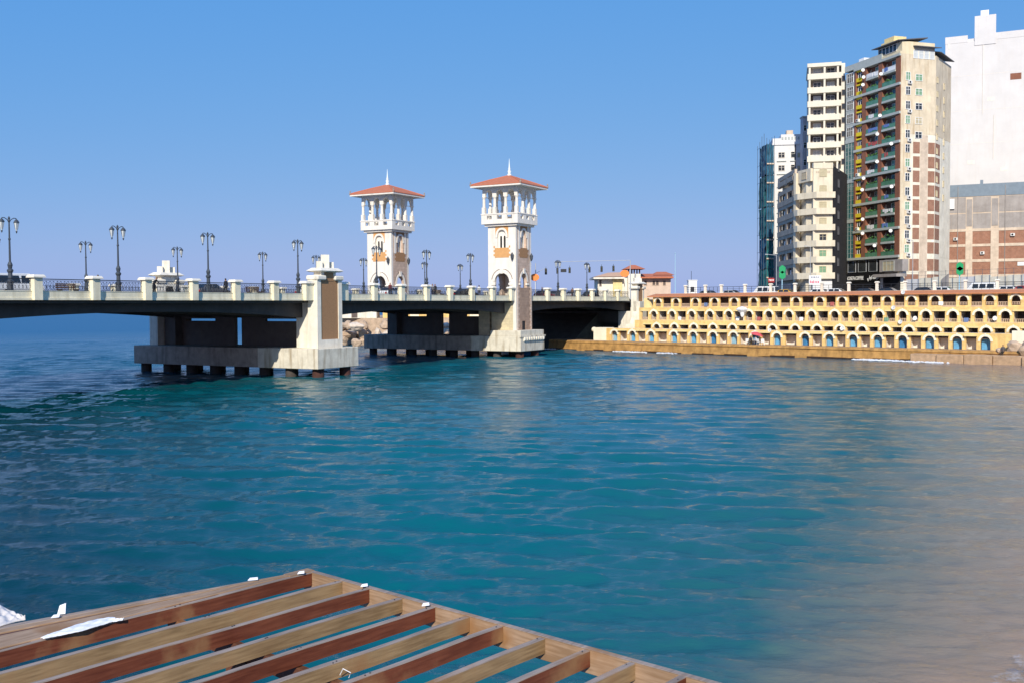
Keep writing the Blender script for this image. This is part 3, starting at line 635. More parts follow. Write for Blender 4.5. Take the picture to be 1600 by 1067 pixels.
# ------------------------------------------------------------------ motor scooters and cars
for nme, c in (('car_white', (.72, .72, .70)), ('car_black', (.015, .015, .017)), ('car_red', (.30, .03, .025)), ('car_silver', (.35, .36, .37)), ('car_yellow', (.65, .36, .04)), ('car_grey', (.10, .10, .11))): mat(nme, c, rough=.25, var=.04, bump=0, spec=.5)
mat('car_glass', (.02, .025, .03), rough=.08, var=.1, bump=0, spec=.6); mat('tyre', (.015, .015, .015), var=.2); mat('rim', (.4, .4, .42), rough=.3, metal=.8, bump=0)
mat('lamp_red', (.4, .02, .02), rough=.3, bump=0); mat('lamp_clear', (.7, .7, .7), rough=.2, bump=0); mat('number_plate', (.75, .75, .7), bump=0)
def wheel(f, x, y, r, w, t):
    m = MB(f); n = 14
    for yy in (y - w / 2, y + w / 2):
        for k in range(n): m.v.append(f(x + r * math.cos(2 * math.pi * k / n), yy, r + r * math.sin(2 * math.pi * k / n)))
    m.fc.append(list(range(n))); m.fc.append(list(range(2 * n - 1, n - 1, -1)))
    for k in range(n): l = (k + 1) % n; m.fc.append([k, l, n + l, n + k])
    wh = m.build('wheel', 'tyre', t)
    s = 1 if y > 0 else -1; m = MB(f); r2 = r * .6; yy = y + s * (w / 2 + .012)
    for y2 in (y, yy):
        for k in range(n): m.v.append(f(x + r2 * math.cos(2 * math.pi * k / n), y2, r + r2 * math.sin(2 * math.pi * k / n)))
    m.fc.append(list(range(n))); m.fc.append(list(range(2 * n - 1, n - 1, -1)))
    for k in range(n): l = (k + 1) % n; m.fc.append([k, l, n + l, n + k])
    m.build('rim', 'rim', wh)
def car(loc, rz, colour, label, kind='saloon', cat='car', group='vehicles on the roads'):
    t = thing('parked_car' if cat == 'car' else cat.replace(' ', '_'), loc, label, cat, group, rz); f = Frame(loc, (1, 0, 0), (0, 1, 0)); W = .86
    if kind == 'van':
        body = [(-2.3, .35), (-2.32, 1.0), (-2.25, 1.05), (1.75, 1.05), (2.25, .9), (2.32, .35)]; cab = [(-2.22, 1.05), (-2.1, 1.93), (1.0, 1.95), (1.72, 1.05)]; wins = [(-2.0, -1.0), (-.9, .0), (.1, .95)]; h0, h1 = 1.15, 1.75
    else:
        body = [(-2.15, .3), (-2.2, .72), (-2.1, .92), (-1.4, .95), (1.0, .92), (2.0, .76), (2.18, .55), (2.15, .3)]; cab = [(-1.75, .94), (-1.15, 1.4), (.2, 1.43), (1.0, .92)]; wins = [(-1.25, -.45), (-.38, .45)]; h0, h1 = 1.0, 1.33
    m = MB(f).prism(body, -W, W); b = m.build('body', colour, t, bevel=.06)
    n = len(cab); m = MB(f)
    for s, y in ((-1, W - .03), (1, W - .03)):
        pass
    for k, (x, z) in enumerate(cab):
        yy = W - .04 if z < 1.2 else W - .2
        m.v += [f(x, -yy, z), f(x, yy, z)]
    for k in range(n - 1): m.fc.append([2 * k, 2 * k + 1, 2 * k + 3, 2 * k + 2])
    m.fc.append([2 * k for k in range(n)]); m.fc.append([2 * k + 1 for k in reversed(range(n))]); m.fc.append([2 * n - 2, 2 * n - 1, 1, 0])
    c = m.build('cabin', colour, t, bevel=.04)
    for s in (-1, 1):
        for x0, x1 in wins:
            m = MB(f); yb = W - .02; yt = W - .15
            m.v += [f(x0, s * (yb - .0), h0), f(x1, s * (yb - .0), h0), f(x1 - .1, s * (yt), h1), f(x0 + .05, s * (yt), h1), f(x0, s * (yb - .1), h0), f(x1, s * (yb - .1), h0), f(x1 - .1, s * (yt - .1), h1), f(x0 + .05, s * (yt - .1), h1)]
            for q in ((0, 1, 2, 3), (7, 6, 5, 4), (0, 4, 5, 1), (1, 5, 6, 2), (2, 6, 7, 3), (3, 7, 4, 0)): m.fc.append(list(q))
            m.build('side_window', 'car_glass', c)
    (xa, za), (xb, zb) = cab[-1], cab[-2]
    for (xa, za), (xb, zb), nm_ in ((cab[-1], cab[-2], 'windscreen'), (cab[0], cab[1], 'rear_window')):
        m = MB(f); sg = 1 if nm_ == 'windscreen' else -1; q = []
        for t0, yy in ((.12, W - .14), (.9, W - .25)):
            x = xa + (xb - xa) * t0 + sg * .03; z = za + (zb - za) * t0 + .01; q += [f(x, -yy, z), f(x, yy, z)]
        q2 = [p + Vector((-sg * .06, 0, -.02)) for p in q]; m.v += q + q2; m.fc += [[0, 1, 3, 2], [6, 7, 5, 4], [0, 4, 5, 1], [1, 5, 7, 3], [3, 7, 6, 2], [2, 6, 4, 0]]; m.build(nm_, 'car_glass', c)
    xf = body[-2][0]; xr = body[1][0]
    for s in (-1, 1):
        MB(f).box(xf - .12, xf + .03, s * .62 - .16, s * .62 + .16, .56, .7).build('headlight', 'lamp_clear', b); MB(f).box(xr - .03, xr + .1, s * .66 - .12, s * .66 + .12, .6, .78).build('tail_light', 'lamp_red', b)
        for x in (-1.32, 1.34): wheel(f, x, s * (W - .06), .31, .2, t)
    return t
def scooter(loc, rz, label):
    t = thing('motor_scooter', loc, label, 'scooter', 'scooters on the bridge', rz); f = Frame(loc, (1, 0, 0), (0, 1, 0))
    for x in (-.6, .62): wheel(f, x, .001, .24, .1, t)
    MB(f).prism([(-.8, .35), (-.85, .7), (-.1, .72), (0, .32), (.4, .3), (.4, .22), (-.3, .22)], -.14, .14).build('body', 'car_black', t, bevel=.03)
    MB(f).prism([(-.8, .72), (-.78, .84), (-.1, .82), (-.08, .72)], -.13, .13).build('seat', 'tyre', t, bevel=.03)
    MB(f).prism([(.36, .25), (.52, .95), (.58, .95), (.5, .3)], -.18, .18).build('leg_shield', 'car_black', t)
    MB(f).tube([(.62, 0, .25), (.48, 0, 1.02)], .03).build('fork', 'rim', t); MB(f).tube([(.42, -.32, 1.08), (.5, 0, 1.03), (.42, .32, 1.08)], .018).build('handlebar', 'iron', t)
scooter(BR(15.2, 1.2, DECK + .12), ANG, 'black motor scooter parked by near railing beside leaning person')
scooter(BR(66.2, 1.3, DECK + .12), ANG + .3, 'black motor scooter parked by near railing left of near tower')
for i, (u, v, c, k, w) in enumerate(((2.0, 5.6, 'car_white', 'van', 'white van on bridge near left edge of the picture'), (40.8, 6.2, 'car_silver', 'saloon', 'silver car on bridge just right of the panelled pylon'), (55.0, 5.0, 'car_white', 'saloon', 'white car on bridge between the pylon and near tower'), (90.5, 6.6, 'car_silver', 'saloon', 'silver car on bridge close behind near tower'), (25.0, 6.5, 'car_grey', 'saloon', 'dark grey car on bridge just left of the panelled pylon'), (73.5, 5.2, 'car_black', 'saloon', 'black car on bridge left of near tower'),
        (99.5, 6.0, 'car_red', 'saloon', 'dark red car on bridge right of near tower'), (104.5, 6.2, 'car_grey', 'saloon', 'grey car on bridge behind the red car'), (110, 5.5, 'car_silver', 'saloon', 'silver car on right part of the bridge'), (118, 6, 'car_black', 'saloon', 'black car at the right end of the bridge'))):
    car(BR(u, v, DECK - .01), ANG, c, w, k)
# ------------------------------------------------------------------ traffic signals, orange signs
mat('signal_lens', (.10, .09, .05), bump=0); mat('sign_orange', (.85, .25, .06), rough=.5, var=.05, bump=0); mat('pole_blue', (.35, .55, .68), rough=.5, bump=0); mat('pole_grey', (.4, .42, .44), rough=.5, bump=0)
def signal(px, py, Y, label):
    p = at_y(px, py, Y); t = thing('traffic_light', p, label, 'traffic light', 'signals over the bridge end', .1); f = Frame(p, (1, 0, 0), (0, 1, 0))
    MB(f).box(-.19, .19, -.12, .12, -.62, .42).build('housing', 'iron', t, bevel=.03)
    for k in range(3):
        z = .2 - k * .33; m = MB(f); m.lathe([(.12, z - .1), (.12, z + .1)], 0, -.12, 8); m.build('lens', 'signal_lens', t)
    MB(f).box(-.03, .03, -.03, .03, .42, .75).build('hanger', 'iron', t)
YS = 187.0
a = at_y(870, 416, YS); b_ = at_y(985, 414, YS)
t = thing('signal_gantry', (b_.x, YS, LAND), 'thin signal mast arm reaching left over the bridge end', 'signal gantry')
MB().tube([(b_.x, YS + .2, LAND), (b_.x, YS + .2, a.z + .9)], .12, 8, .08).build('mast', 'pole_grey', t); MB().tube([(b_.x, YS + .2, b_.z + .8), (a.x - .5, YS + .2, a.z + .75)], .05, 6).build('arm', 'pole_grey', t)
MB().box(at_y(876, 420, YS).x, at_y(885, 420, YS).x, YS - .05, YS + .05, at_y(880, 426, YS).z, at_y(880, 421, YS).z).build('sign_plate', 'iron', t)
for i, (px, w) in enumerate(((871, 'leftmost on the long arm'), (890, 'right of the sign plate'), (921, 'beside the lamp post'), (940, 'above the white house roof edge'), (958.5, 'nearest the little red roof'))):
    signal(px, at_y(0, 0, 1) and 423 - i * .9, YS - .1, 'black traffic light hanging over the bridge end, ' + w)
c0 = at_y(837, 440, 176)
t = thing('signal_gantry', (c0.x, 176, DECK), 'short signal pole with orange board right of near tower', 'signal gantry')
MB().tube([(c0.x, 176, DECK), (c0.x, 176, at_y(837, 412, 176).z)], .07, 6).build('mast', 'pole_grey', t); MB().tube([(c0.x, 176, at_y(837, 428, 176).z), (at_y(853, 418, 176).x, 176, at_y(853, 419, 176).z)], .035, 5).build('arm', 'pole_grey', t)
signal(853, 424, 175.9, 'black traffic light at end of short arm beside near tower')
def orange(px, py, Y, label):
    p = at_y(px, py, Y); t = thing('road_sign', (p.x, Y, LAND), label, 'road sign', 'orange boards'); s = Y / FPX
    o = [(p.x + 7 * s * math.cos(q) * (1 if abs(math.cos(q)) < .7 else 1.0), p.z + 5.6 * s * math.sin(q)) for q in [k * math.pi / 8 for k in range(16)]]
    MB().prism(o, Y - .1, Y + .02).build('board', 'sign_orange', t, bevel=.02); MB().tube([(p.x + .1, Y + .1, LAND), (p.x + .1, Y + .1, p.z)], .05).build('post', 'white_paint', t)
orange(835.5, 434, 156.9, 'orange rounded board on white post right of near tower'); orange(976, 428, 188, 'orange rounded board in front of the small red roofed lookout')

# ------------------------------------------------------------------ quay and terraces of beach huts
def arcs(lst, d): return [s_at(x, d) for x in lst]
R1 = arcs([1028, 1056, 1086.3, 1116.3, 1147, 1177.5, 1210, 1243.6, 1280.7, 1315.3, 1351.4, 1386.3, 1423.7, 1460.6, 1505, 1546, 1587], -6.2)
R2 = arcs([1021.3, 1049.7, 1080.4, 1109, 1138.3, 1170, 1201, 1232.3, 1267.7, 1304, 1336, 1373.3, 1410, 1446.4, 1488.7, 1529.3, 1570.7], -4.6)
R3 = arcs([1026, 1053.6, 1084, 1114, 1144.4, 1175, 1207, 1242.5, 1276.6, 1312.4, 1347, 1383, 1420.4, 1462, 1500.5, 1541, 1583.7], -2.6)
R4 = arcs([959.7, 987.8, 1016.9, 1052.6, 1082.8, 1113.9, 1146, 1179.7, 1214, 1258, 1295.8, 1333, 1371.7, 1410.2, 1452.4, 1495.7, 1540], 0)
def extend(L, n=3):
    return L + [L[-1] + 3.42 * (k + 1) for k in range(n)]
R1, R2, R3 = extend(R1), extend(R2), extend(R3)
QZ = 1.62
huts = thing('beach_hut_terrace', HT(25, 0, QZ), 'four tiers of yellow beach huts with white arches below the promenade', 'beach huts')
def tier(cs, z0, z1, d, depth, aw, asp, sill, rtop, rw, back, end0, end1, door=None, balu=0, name='tier', lintel=False, surround=.3, apex=None, lead=False):
    opens = [rounded(c, aw, z0 + sill, asp, 8, apex) for c in cs]; rects = []
    for a, b in zip(cs[:-1], cs[1:]):
        w = min(rw, (b - a) - aw - 2 * surround - .35); rects.append(((a + b) / 2, w))
    if lead: rects.insert(0, (cs[0] - 1.78, 1.3))
    mw = MB(HT)
    wall_with(mw, end0, end1, z0, z1, d - .3, d, opens + [rect(c, w, z0 + (sill if not door else .001), rtop) for c, w in rects])
    w = mw.build('tier_wall', 'hut_yellow', huts)
    MB(HT).box(end0, end1, d - depth - .2, d - depth, z0, z1).build('back_wall', back, huts)
    MB(HT).box(end0 + .01, end1 - .01, d - depth, d - .301, z1 - .12, z1 - .005).build('ceiling', 'hut_inside', huts)
    pt = MB(HT)
    for c in cs:
        for s in (-1, 1):
            x = c + s * (aw / 2 + surround); pt.box(x - .06, x + .06, d - depth + .002, d - .302, z0 + .01, z1 - .13)
    pt.build('partition', 'hut_inside', huts)
    for c, o in zip(cs, opens):
        sur = MB(HT); band(sur, o[1:-1], surround, d - .02, d + .07); 
        sur.build('arch_surround', 'hut_white', w)
        m = MB(HT); m.box(c - .09, c + .09, d, d + .12, asp + (apex or aw / 2) - .02, asp + (apex or aw / 2) + surround + .08); m.build('keystone', 'hut_white', w)
        if door:
            m = MB(HT); m.box(c - aw / 2 - .1, c + aw / 2 + .1, d - .95, d - .9, z0 + .01, z1 - .2); dd = m.build('door', R.choice(('door_blue', 'door_blue', 'door_deep', 'door_pale')), w)
            MB(HT).box(c - .01, c + .01, d - .9, d - .89, z0 + .02, z1 - .25).build('door_joint', 'dark_gap', dd)
    for c, wd in rects:
        m = MB(HT); m.box(c - wd / 2 - .12, c + wd / 2 + .12, d - .1, d + (.45 if door else .16), rtop + .02, rtop + (.26 if door else .2)); m.build('ledge', 'hut_pale', w)
        if lintel: MB(HT).box(c - wd / 2 - .1, c + wd / 2 + .1, d + .002, d + .2, rtop + .0, rtop + .1).build('blind', 'hut_white', w) if False else None
    if balu:
        for c, wd in [(c, aw) for c in cs] + rects:
            m = MB(HT); z = z0 + sill; m.box(c - wd / 2, c + wd / 2, d - .2, d - .08, z + balu - .07, z + balu)
            n = max(3, int(wd / .2))
            for k in range(n): x = c - wd / 2 + (k + .5) * wd / n; m.box(x - .045, x + .045, d - .18, d - .1, z, z + balu - .07)
            m.build('balustrade', 'hut_rail', w)
    return w
E0, E1 = -9.6, 64.0
S4 = R4 + [R4[-1] + 3.5]
tier(R4, QZ, 3.72, 0, 1.5, 1.25, 2.7, .001, 3.3, 1.75, 'hut_inside', -6.9, R4[-1] + 3.2, door=True, surround=.3)
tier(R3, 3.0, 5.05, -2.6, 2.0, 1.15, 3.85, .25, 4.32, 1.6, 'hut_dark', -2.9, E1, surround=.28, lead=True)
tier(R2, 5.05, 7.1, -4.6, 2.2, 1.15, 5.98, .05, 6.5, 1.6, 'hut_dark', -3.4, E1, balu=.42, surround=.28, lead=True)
# top tier: arched bays standing between open verandas
for i, c in enumerate(R1):
    m = MB(HT); o = rounded(c, 1.12, 7.3, 8.02, 8, .56); wall_with(m, c - .98, c + .98, 7.1, 8.83, -6.5, -6.2, [o]); w = m.build('tier_wall', 'hut_yellow', huts)
    m = MB(HT); band(m, o[1:-1], .24, -6.22, -6.13); m.build('arch_surround', 'hut_white', w)
    m = MB(HT); m.box(c - .5, c + .5, -6.4, -6.3, 7.72, 7.78)
    for k in range(5): m.box(c - .46 + k * .2, c - .38 + k * .2, -6.39, -6.31, 7.36, 7.72)
    m.build('balustrade', 'hut_rail', w)
for a, b in zip(R1[:-1], R1[1:]):
    m = MB(HT); l, r = a + .98, b - .98; m.box(l, r, -6.45, -6.35, 7.7, 7.77); m.box(l, r, -6.5, -6.25, 7.1, 7.3)
    n = int((r - l) / .2)
    for k in range(n): x = l + (k + .5) * (r - l) / n; m.box(x - .04, x + .04, -6.44, -6.36, 7.3, 7.7)
    m.build('balustrade', 'hut_rail', huts)
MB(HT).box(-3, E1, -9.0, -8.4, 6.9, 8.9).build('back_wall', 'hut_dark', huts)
# terrace floors and outer ends
MB(HT).box(-6.9, E1, -3.0, -.31, 3.0, 3.06).build('terrace_floor', 'quay_top', huts)
MB(HT).box(-2.6, E1, -4.9, -2.91, 4.93, 5.04).build('terrace_floor', 'quay_top', huts)
MB(HT).box(-3.2, E1, -8.4, -4.91, 6.98, 7.09).build('terrace_floor', 'quay_top', huts)
m = MB(HT); m.box(-9.6, -6.9, -2.2, .02, QZ, 3.78); m.build('end_block', 'hut_white', huts, bevel=.03)
m = MB(HT); m.lathe([(.1, 3.0), (.42, 3.15), (.5, 3.45), (.35, 3.75), (.08, 3.85)], -9.9, -.6, 12); m.build('end_ball', 'hut_white', huts, smooth=True)
m = MB(HT); m.prism([(-3.4, 3.7), (-3.4, 4.6), (-2.5, 5.05), (-2.5, 3.7)], -3.4, -2.7); m.box(-4.8, -3.41, -3.4, -2.7, 3.7, 4.35); m.build('stepped_end', 'hut_white', huts)
m = MB(HT); m.prism([(-4.4, 5.0), (-4.4, 5.6), (-3.2, 7.05), (-3.2, 5.0)], -5.2, -4.65); m.build('stepped_end', 'hut_white', huts)
m = MB(HT); m.prism([(-3.6, 7.05), (-3.6, 8.7), (-3.0, 8.7), (-2.0, 7.05)], -6.9, -6.3); m.build('stepped_end', 'hut_pale', huts)
m = MB(HT); m.prism_u([(-5.75, 8.84), (-5.75, 8.98), (-8.3, 9.42), (-8.3, 8.84)], -2.6, E1); m.build('eaves_roof', 'roof_orange', huts)
# quay in front of the huts
m = MB(HT); xs = [-19 + k * 1.9 for k in range(43)]
qs = []
for k, s in enumerate(xs):
    e = R.uniform(-.12, .12); zt = QZ + R.uniform(-.03, .03)
    lead = 2.2 if s > -12 else 2.2 - (-12 - s) * .25
    for (d, z) in ((-2.4, QZ - .02), (lead + e, zt), (lead + e + .18, zt - .3), (lead + .05 + e * .4, zt - .42), (lead + .25 + e, .35), (lead + .6, -.8)): m.v.append(HT(s, d, z))
for k in range(len(xs) - 1):
    for j in range(5): a = k * 6 + j; m.fc.append([a, a + 1, a + 7, a + 6])
q = m.build('quay', 'quay'); q['kind'] = 'structure'
q.data.materials.append(M['quay_top']); q.data.materials.append(M['wet'])
for p in q.data.polygons:
    c = p.center
    if p.normal.z > .8 or p.normal.z < -.8: p.material_index = 1
m = MB(HT)
for k, s in enumerate(xs[:-1]):
    if R.random() < .85: m.box(s, s + 1.95, 2.0, 2.62 + R.uniform(-.08, .1), -.4, .16 + R.uniform(-.1, .12))
tag(m.build('tide_line', 'wet'), kind='structure')
# ------------------------------------------------------------------ foam along the shore
def foam(name, pts, w, label, k_=1.0, n_=26):
    m = MB()
    for (x, y) in pts:
        for _ in range(n_ if R.random() < .6 else n_ // 5):
            cx, cy = x + R.gauss(0, w), y + R.gauss(0, w * .6); r = R.uniform(.05, .26) * k_; n0 = len(m.v); n = 8
            m.v.append(Vector((cx, cy, .06 + (.1 + R.uniform(0, .08)) * k_)))
            for k in range(n): q = k * 2 * math.pi / n; rr = r * R.uniform(.6, 1.3); m.v.append(Vector((cx + rr * 1.7 * math.cos(q), cy + rr * math.sin(q), .06)))
            for k in range(n): m.fc.append([n0, n0 + 1 + k, n0 + 1 + (k + 1) % n])
    return tag(m.build(name, 'foam' if k_ > .5 else 'foam_thin', smooth=True), label, 'foam', kind='stuff')
mat('foam_thin', (.50, .44, .40), rough=.6, var=.2, bump=0); mat('foam', (.75, .76, .76), rough=.7, var=.1, bump=0)
fp = [P2(HT, -17.5 + .5 * k, 3.1) for k in range(4)] + [P2(HT, -1.5 + .8 * k, 3.1) for k in range(5)] + [P2(HT, 7 + 1.2 * k, 3.15) for k in range(3)] + [P2(HT, 38.5 + .9 * k, 3.3 + .12 * k) for k in range(13)]
foam('foam', fp, .7, 'white foam where waves break along the brown quay')
m = bpy.data.materials.new('foam_film'); m.use_nodes = True; nt = m.node_tree; N = nt.nodes; L = nt.links; b = N['Principled BSDF']; b.inputs['Base Color'].default_value = (.62, .56, .53, 1); b.inputs['Roughness'].default_value = .8
g = N.new('ShaderNodeNewGeometry'); n1 = N.new('ShaderNodeTexNoise'); n1.inputs['Scale'].default_value = 3.2; n1.inputs['Detail'].default_value = 9; n1.inputs['Roughness'].default_value = .75; L.new(g.outputs['Position'], n1.inputs['Vector'])
r_ = N.new('ShaderNodeMapRange'); r_.inputs[1].default_value = .47; r_.inputs[2].default_value = .66; r_.inputs[4].default_value = .6; L.new(n1.outputs['Fac'], r_.inputs[0]); L.new(r_.outputs[0], b.inputs['Alpha']); M['foam_film'] = m
m = MB(); q0 = len(m.v); n = 24
for i in range(n + 1):
    for j in range(5): m.v.append(Vector((9.0 + 3.2 * i / n + .45 * j + .12 * math.sin(i * 1.7), 19.6 + 3.6 * i / n - .3 * j + .1 * math.sin(i * 2.3 + j), .075 + .01 * math.sin(i * .9 + j))))
for i in range(n):
    for j in range(4): a = i * 5 + j; m.fc.append([a, a + 1, a + 6, a + 5])
tag(m.build('foam', 'foam_film', smooth=True), 'thin pale foam at the sandy water edge in near right corner', 'foam', kind='stuff')
# lower ledge and broken stone at the right end of the quay
e4 = R4[-1] + 3.2
for k in range(7):
    a = 45.5 + k * 3.4
    tag(MB(HT).box(a + .02, a + 3.38, 2.0, 4.0 + R.uniform(-.15, .25), -.6, 1.15 + R.uniform(-.08, .08)).build('stone_ledge', 'quay_top', bevel=.08), 'pale stone ledge block at water edge, %s from the left' % ORD[k], 'stone block', 'ledge blocks at right end of the quay')
m = MB(HT); m.box(e4, e4 + 1.7, -.6, .08, QZ, 4.1); tag(m.build('white_wall', 'hut_white'), 'small white wall above the heaped stones at far right', 'wall')
# promenade railing above the huts
prom = thing('promenade_railing', HT(25, -8.5, LAND + .2), 'white posts and dark rails along promenade above the orange roof', 'railing')
PU = arcs([1102, 1127, 1164, 1204, 1242, 1284, 1326, 1370, 1414, 1460, 1508, 1558], -8.5); PU = PU + [PU[-1] + 4.15, PU[-1] + 8.3, PU[-1] + 12.4]
PU = [PU[0] - 3.8] + PU
MB(HT).box(-3, E1, -8.8, -8.31, 8.7, 9.44).build('kerb_wall', 'plaster_white', prom)
for s in PU:
    p = MB(HT).box(s - .19, s + .19, -8.72, -8.36, 9.4, 10.62).build('post', 'plaster_white', prom); MB(HT).taper(s - .3, s + .3, -8.83, -8.25, 10.62, 10.82, .08).build('post_cap', 'plaster_white', p)
for a, b in zip(PU[:-1], PU[1:]):
    m = MB(HT); m.box(a + .19, b - .19, -8.57, -8.51, 10.38, 10.44); m.box(a + .19, b - .19, -8.56, -8.52, 9.75, 9.79); m.box(a + .19, b - .19, -8.56, -8.52, 10.05, 10.09)
    for k in range(1, 4): x = a + (b - a) * k / 4; m.box(x - .02, x + .02, -8.56, -8.52, 9.42, 10.4)
    m.build('rail', 'iron', prom)
# parasols, dishes and bathers on the terraces
mat('parasol_red', (.62, .10, .11), var=.1, bump=0); mat('parasol_white', (.8, .8, .8), var=.05, bump=0); mat('plastic_white', (.8, .79, .76), rough=.5, var=.08, bump=0)
def parasol(loc, rx, ry, m_, label, tilt=0.0, size=1.1):
    t = thing('parasol', loc, label, 'parasol', None); f = Frame(loc, (1, 0, 0), (0, 1, 0))
    MB(f).tube([(0, 0, 0), (0, 0, 1.75)], .025).build('pole', 'white_paint', t)
    n = 8; m = MB(f); rings = [(0.02, 1.95), (size * .55, 1.8), (size, 1.5)]
    for r, z in rings:
        for k in range(n): q = 2 * math.pi * k / n; m.v.append(f(r * math.cos(q), r * math.sin(q), z - .06 * (k % 2) * r))
    for i in range(2):
        for k in range(n): l = (k + 1) % n; m.fc.append([i * n + k, i * n + l, (i + 1) * n + l, (i + 1) * n + k])
    m.build('canopy', m_, t)
    t.rotation_euler = (rx, ry, 0); return t
parasol(HT(s_at(1178, 1.3), 1.3, QZ), .1, .25, 'parasol_red', 'red beach parasol standing on the quay before the huts', size=1.0)
pf = thing('parasol', HT(s_at(1162, -3.6), -3.6, 5.05), 'half folded white parasol on the second hut terrace', 'parasol'); f = Frame(ROOT[pf.name], (1, 0, 0), (0, 1, 0))
MB(f).tube([(0, 0, 0), (.05, 0, 1.6)], .03).build('pole', 'white_paint', pf)
m = MB(f); m.lathe([(.08, .55), (.22, .75), (.34, 1.25), (.95, 1.72), (.6, 2.05), (.05, 2.2)], -.25, 0, 9); m.build('canopy', 'parasol_white', pf)
def chair(loc, rz, label):
    t = thing('beach_chair', loc, label, 'chair', 'white plastic chairs on the quay', rz); f = Frame(loc, (1, 0, 0), (0, 1, 0))
    MB(f).box(-.24, .24, -.24, .24, .4, .44).build('seat', 'plastic_white', t); MB(f).prism_u([(-.24, .44), (-.2, .44), (-.3, .9), (-.34, .9)], -.24, .24).build('backrest', 'plastic_white', t)
    for x in (-.21, .21):
        for y in (-.21, .21): MB(f).box(x - .02, x + .02, y - .02, y + .02, 0, .4).build('leg', 'plastic_white', t)
hr = math.atan2(HUY, HUX)
for i, (px, w) in enumerate(((1168, 'left of the red parasol'), (1186, 'right of the red parasol'), (1192, 'farthest right of the red parasol'))): chair(HT(s_at(px, 1.4), 1.4, QZ), hr + R.uniform(-.6, .6), 'white plastic chair on the quay ' + w)
person('person', HT(s_at(1173, 1.5), 1.5, QZ), hr + math.pi, 'sit', 'person in dark clothes sitting left under the red parasol', (.04, .04, .05), (.03, .03, .03))
person('person', HT(s_at(1181, 1.6), 1.6, QZ), hr + 2.6, 'sit', 'person in white top sitting under the red parasol', (.6, .6, .6), (.05, .05, .06))
person('person', HT(e4 - .3, 2.6, 1.15), hr + math.pi, 'sit', 'person in grey sitting low on the stone ledge at far right', (.10, .09, .09), (.04, .04, .04))
mat('dish_grey', (.66, .66, .64), rough=.5, var=.06, bump=0)
def dish(loc, r, rz, label, group, m_='dish_grey'):
    t = thing('satellite_dish', loc, label, 'satellite dish', group); f = Frame(loc, (math.cos(rz), math.sin(rz), 0), (-math.sin(rz), math.cos(rz), 0)); m = MB(f); n = 12
    # bowl faces local -y, tilted up
    for (q, d) in ((.0, .0), (.55, -.07), (1.0, -.22)):
        for k in range(n): a = 2 * math.pi * k / n; m.v.append(f(r * q * math.cos(a), d * r * 1.4 - .2 * r * q * math.sin(a) * -1, r * q * math.sin(a)))
    for i in range(2):
        for k in range(n): l = (k + 1) % n; m.fc.append([i * n + k, i * n + l, (i + 1) * n + l, (i + 1) * n + k])
    m.build('bowl', m_, t, smooth=True)
    MB(f).tube([(0, -.02, 0), (0, -.75 * r, -.2 * r)], .025, 4).build('feed_arm', 'iron', t); MB(f).tube([(0, 0, 0), (0, .4, -.1)], .04, 4).build('bracket', 'iron', t)
for px, py, d, w in ((1203, 516, .3, 'on lower hut tier just right of the red parasol'), (1411, 457, -5.6, 'on the orange eaves below the promenade'), (1396, 481, -4.3, 'on second hut tier under the eaves dish'), (1407, 503, -2.3, 'on third hut tier under the other dishes'), (1555, 497.5, -4.0, 'on second hut tier at far right'), (1430, 497.5, -4.0, 'lying white on second hut tier balustrade'), (1316, 513, .3, 'white on the lowest hut tier ledge')):
    s = s_at(px, d); o = HT(s, d, 0); z = at_y(px, py, o.y).z; dish(Vector((o.x, o.y, z)), .3, -.75, 'round satellite dish ' + w, 'dishes on the beach huts', 'plastic_white' if 'white' in w or 'far right' in w else 'dish_grey')

for nme, c in (('towel_red', (.36, .10, .09)), ('towel_blue', (.12, .17, .3)), ('towel_white', (.68, .67, .63)), ('towel_green', (.15, .26, .17))): mat(nme, c, var=.15, bump=0)
for i, (px, d, z, mt, lb) in enumerate(((1062, -4.5, 5.62, 'towel_white', 'white towel on second hut tier near its left end'), (1103, -6.2, 7.85, 'towel_blue', 'blue towel on top hut tier toward the left'), (1153, -4.5, 5.62, 'towel_white', 'white cloth on second tier rail left of white parasol'), (1186, -4.5, 5.62, 'towel_red', 'red towel on second tier rail right of white parasol'), (1252, -4.5, 5.62, 'towel_white', 'white towel on second hut tier below the banner'), (1300, -6.2, 7.85, 'towel_red', 'red towel on top hut tier below the dark alley'), (1385, -4.5, 5.62, 'towel_green', 'green towel on second hut tier below coffee shop'), (1470, -6.2, 7.85, 'towel_white', 'white towel on top hut tier below the fence'), (1510, -4.5, 5.62, 'towel_blue', 'blue towel on second hut tier toward the right'))):
    s = s_at(px, d); m = MB(HT); n = 6
    for k in range(n + 1):
        x = s - .3 + .6 * k / n; o = .03 * math.sin(k * 1.9 + i)
        for (dd, zz) in ((d - .12, z - .35), (d - .1, z), (d + .06 + o, z + .01), (d + .09 + o, z - .55 + .03 * math.sin(k + i))): m.v.append(HT(x, dd, zz))
    for k in range(n):
        for j in range(3): a = k * 4 + j; m.fc.append([a, a + 1, a + 5, a + 4])
    tag(m.build('towel', mt, smooth=True), lb, 'towel', 'towels hung out on the beach huts')
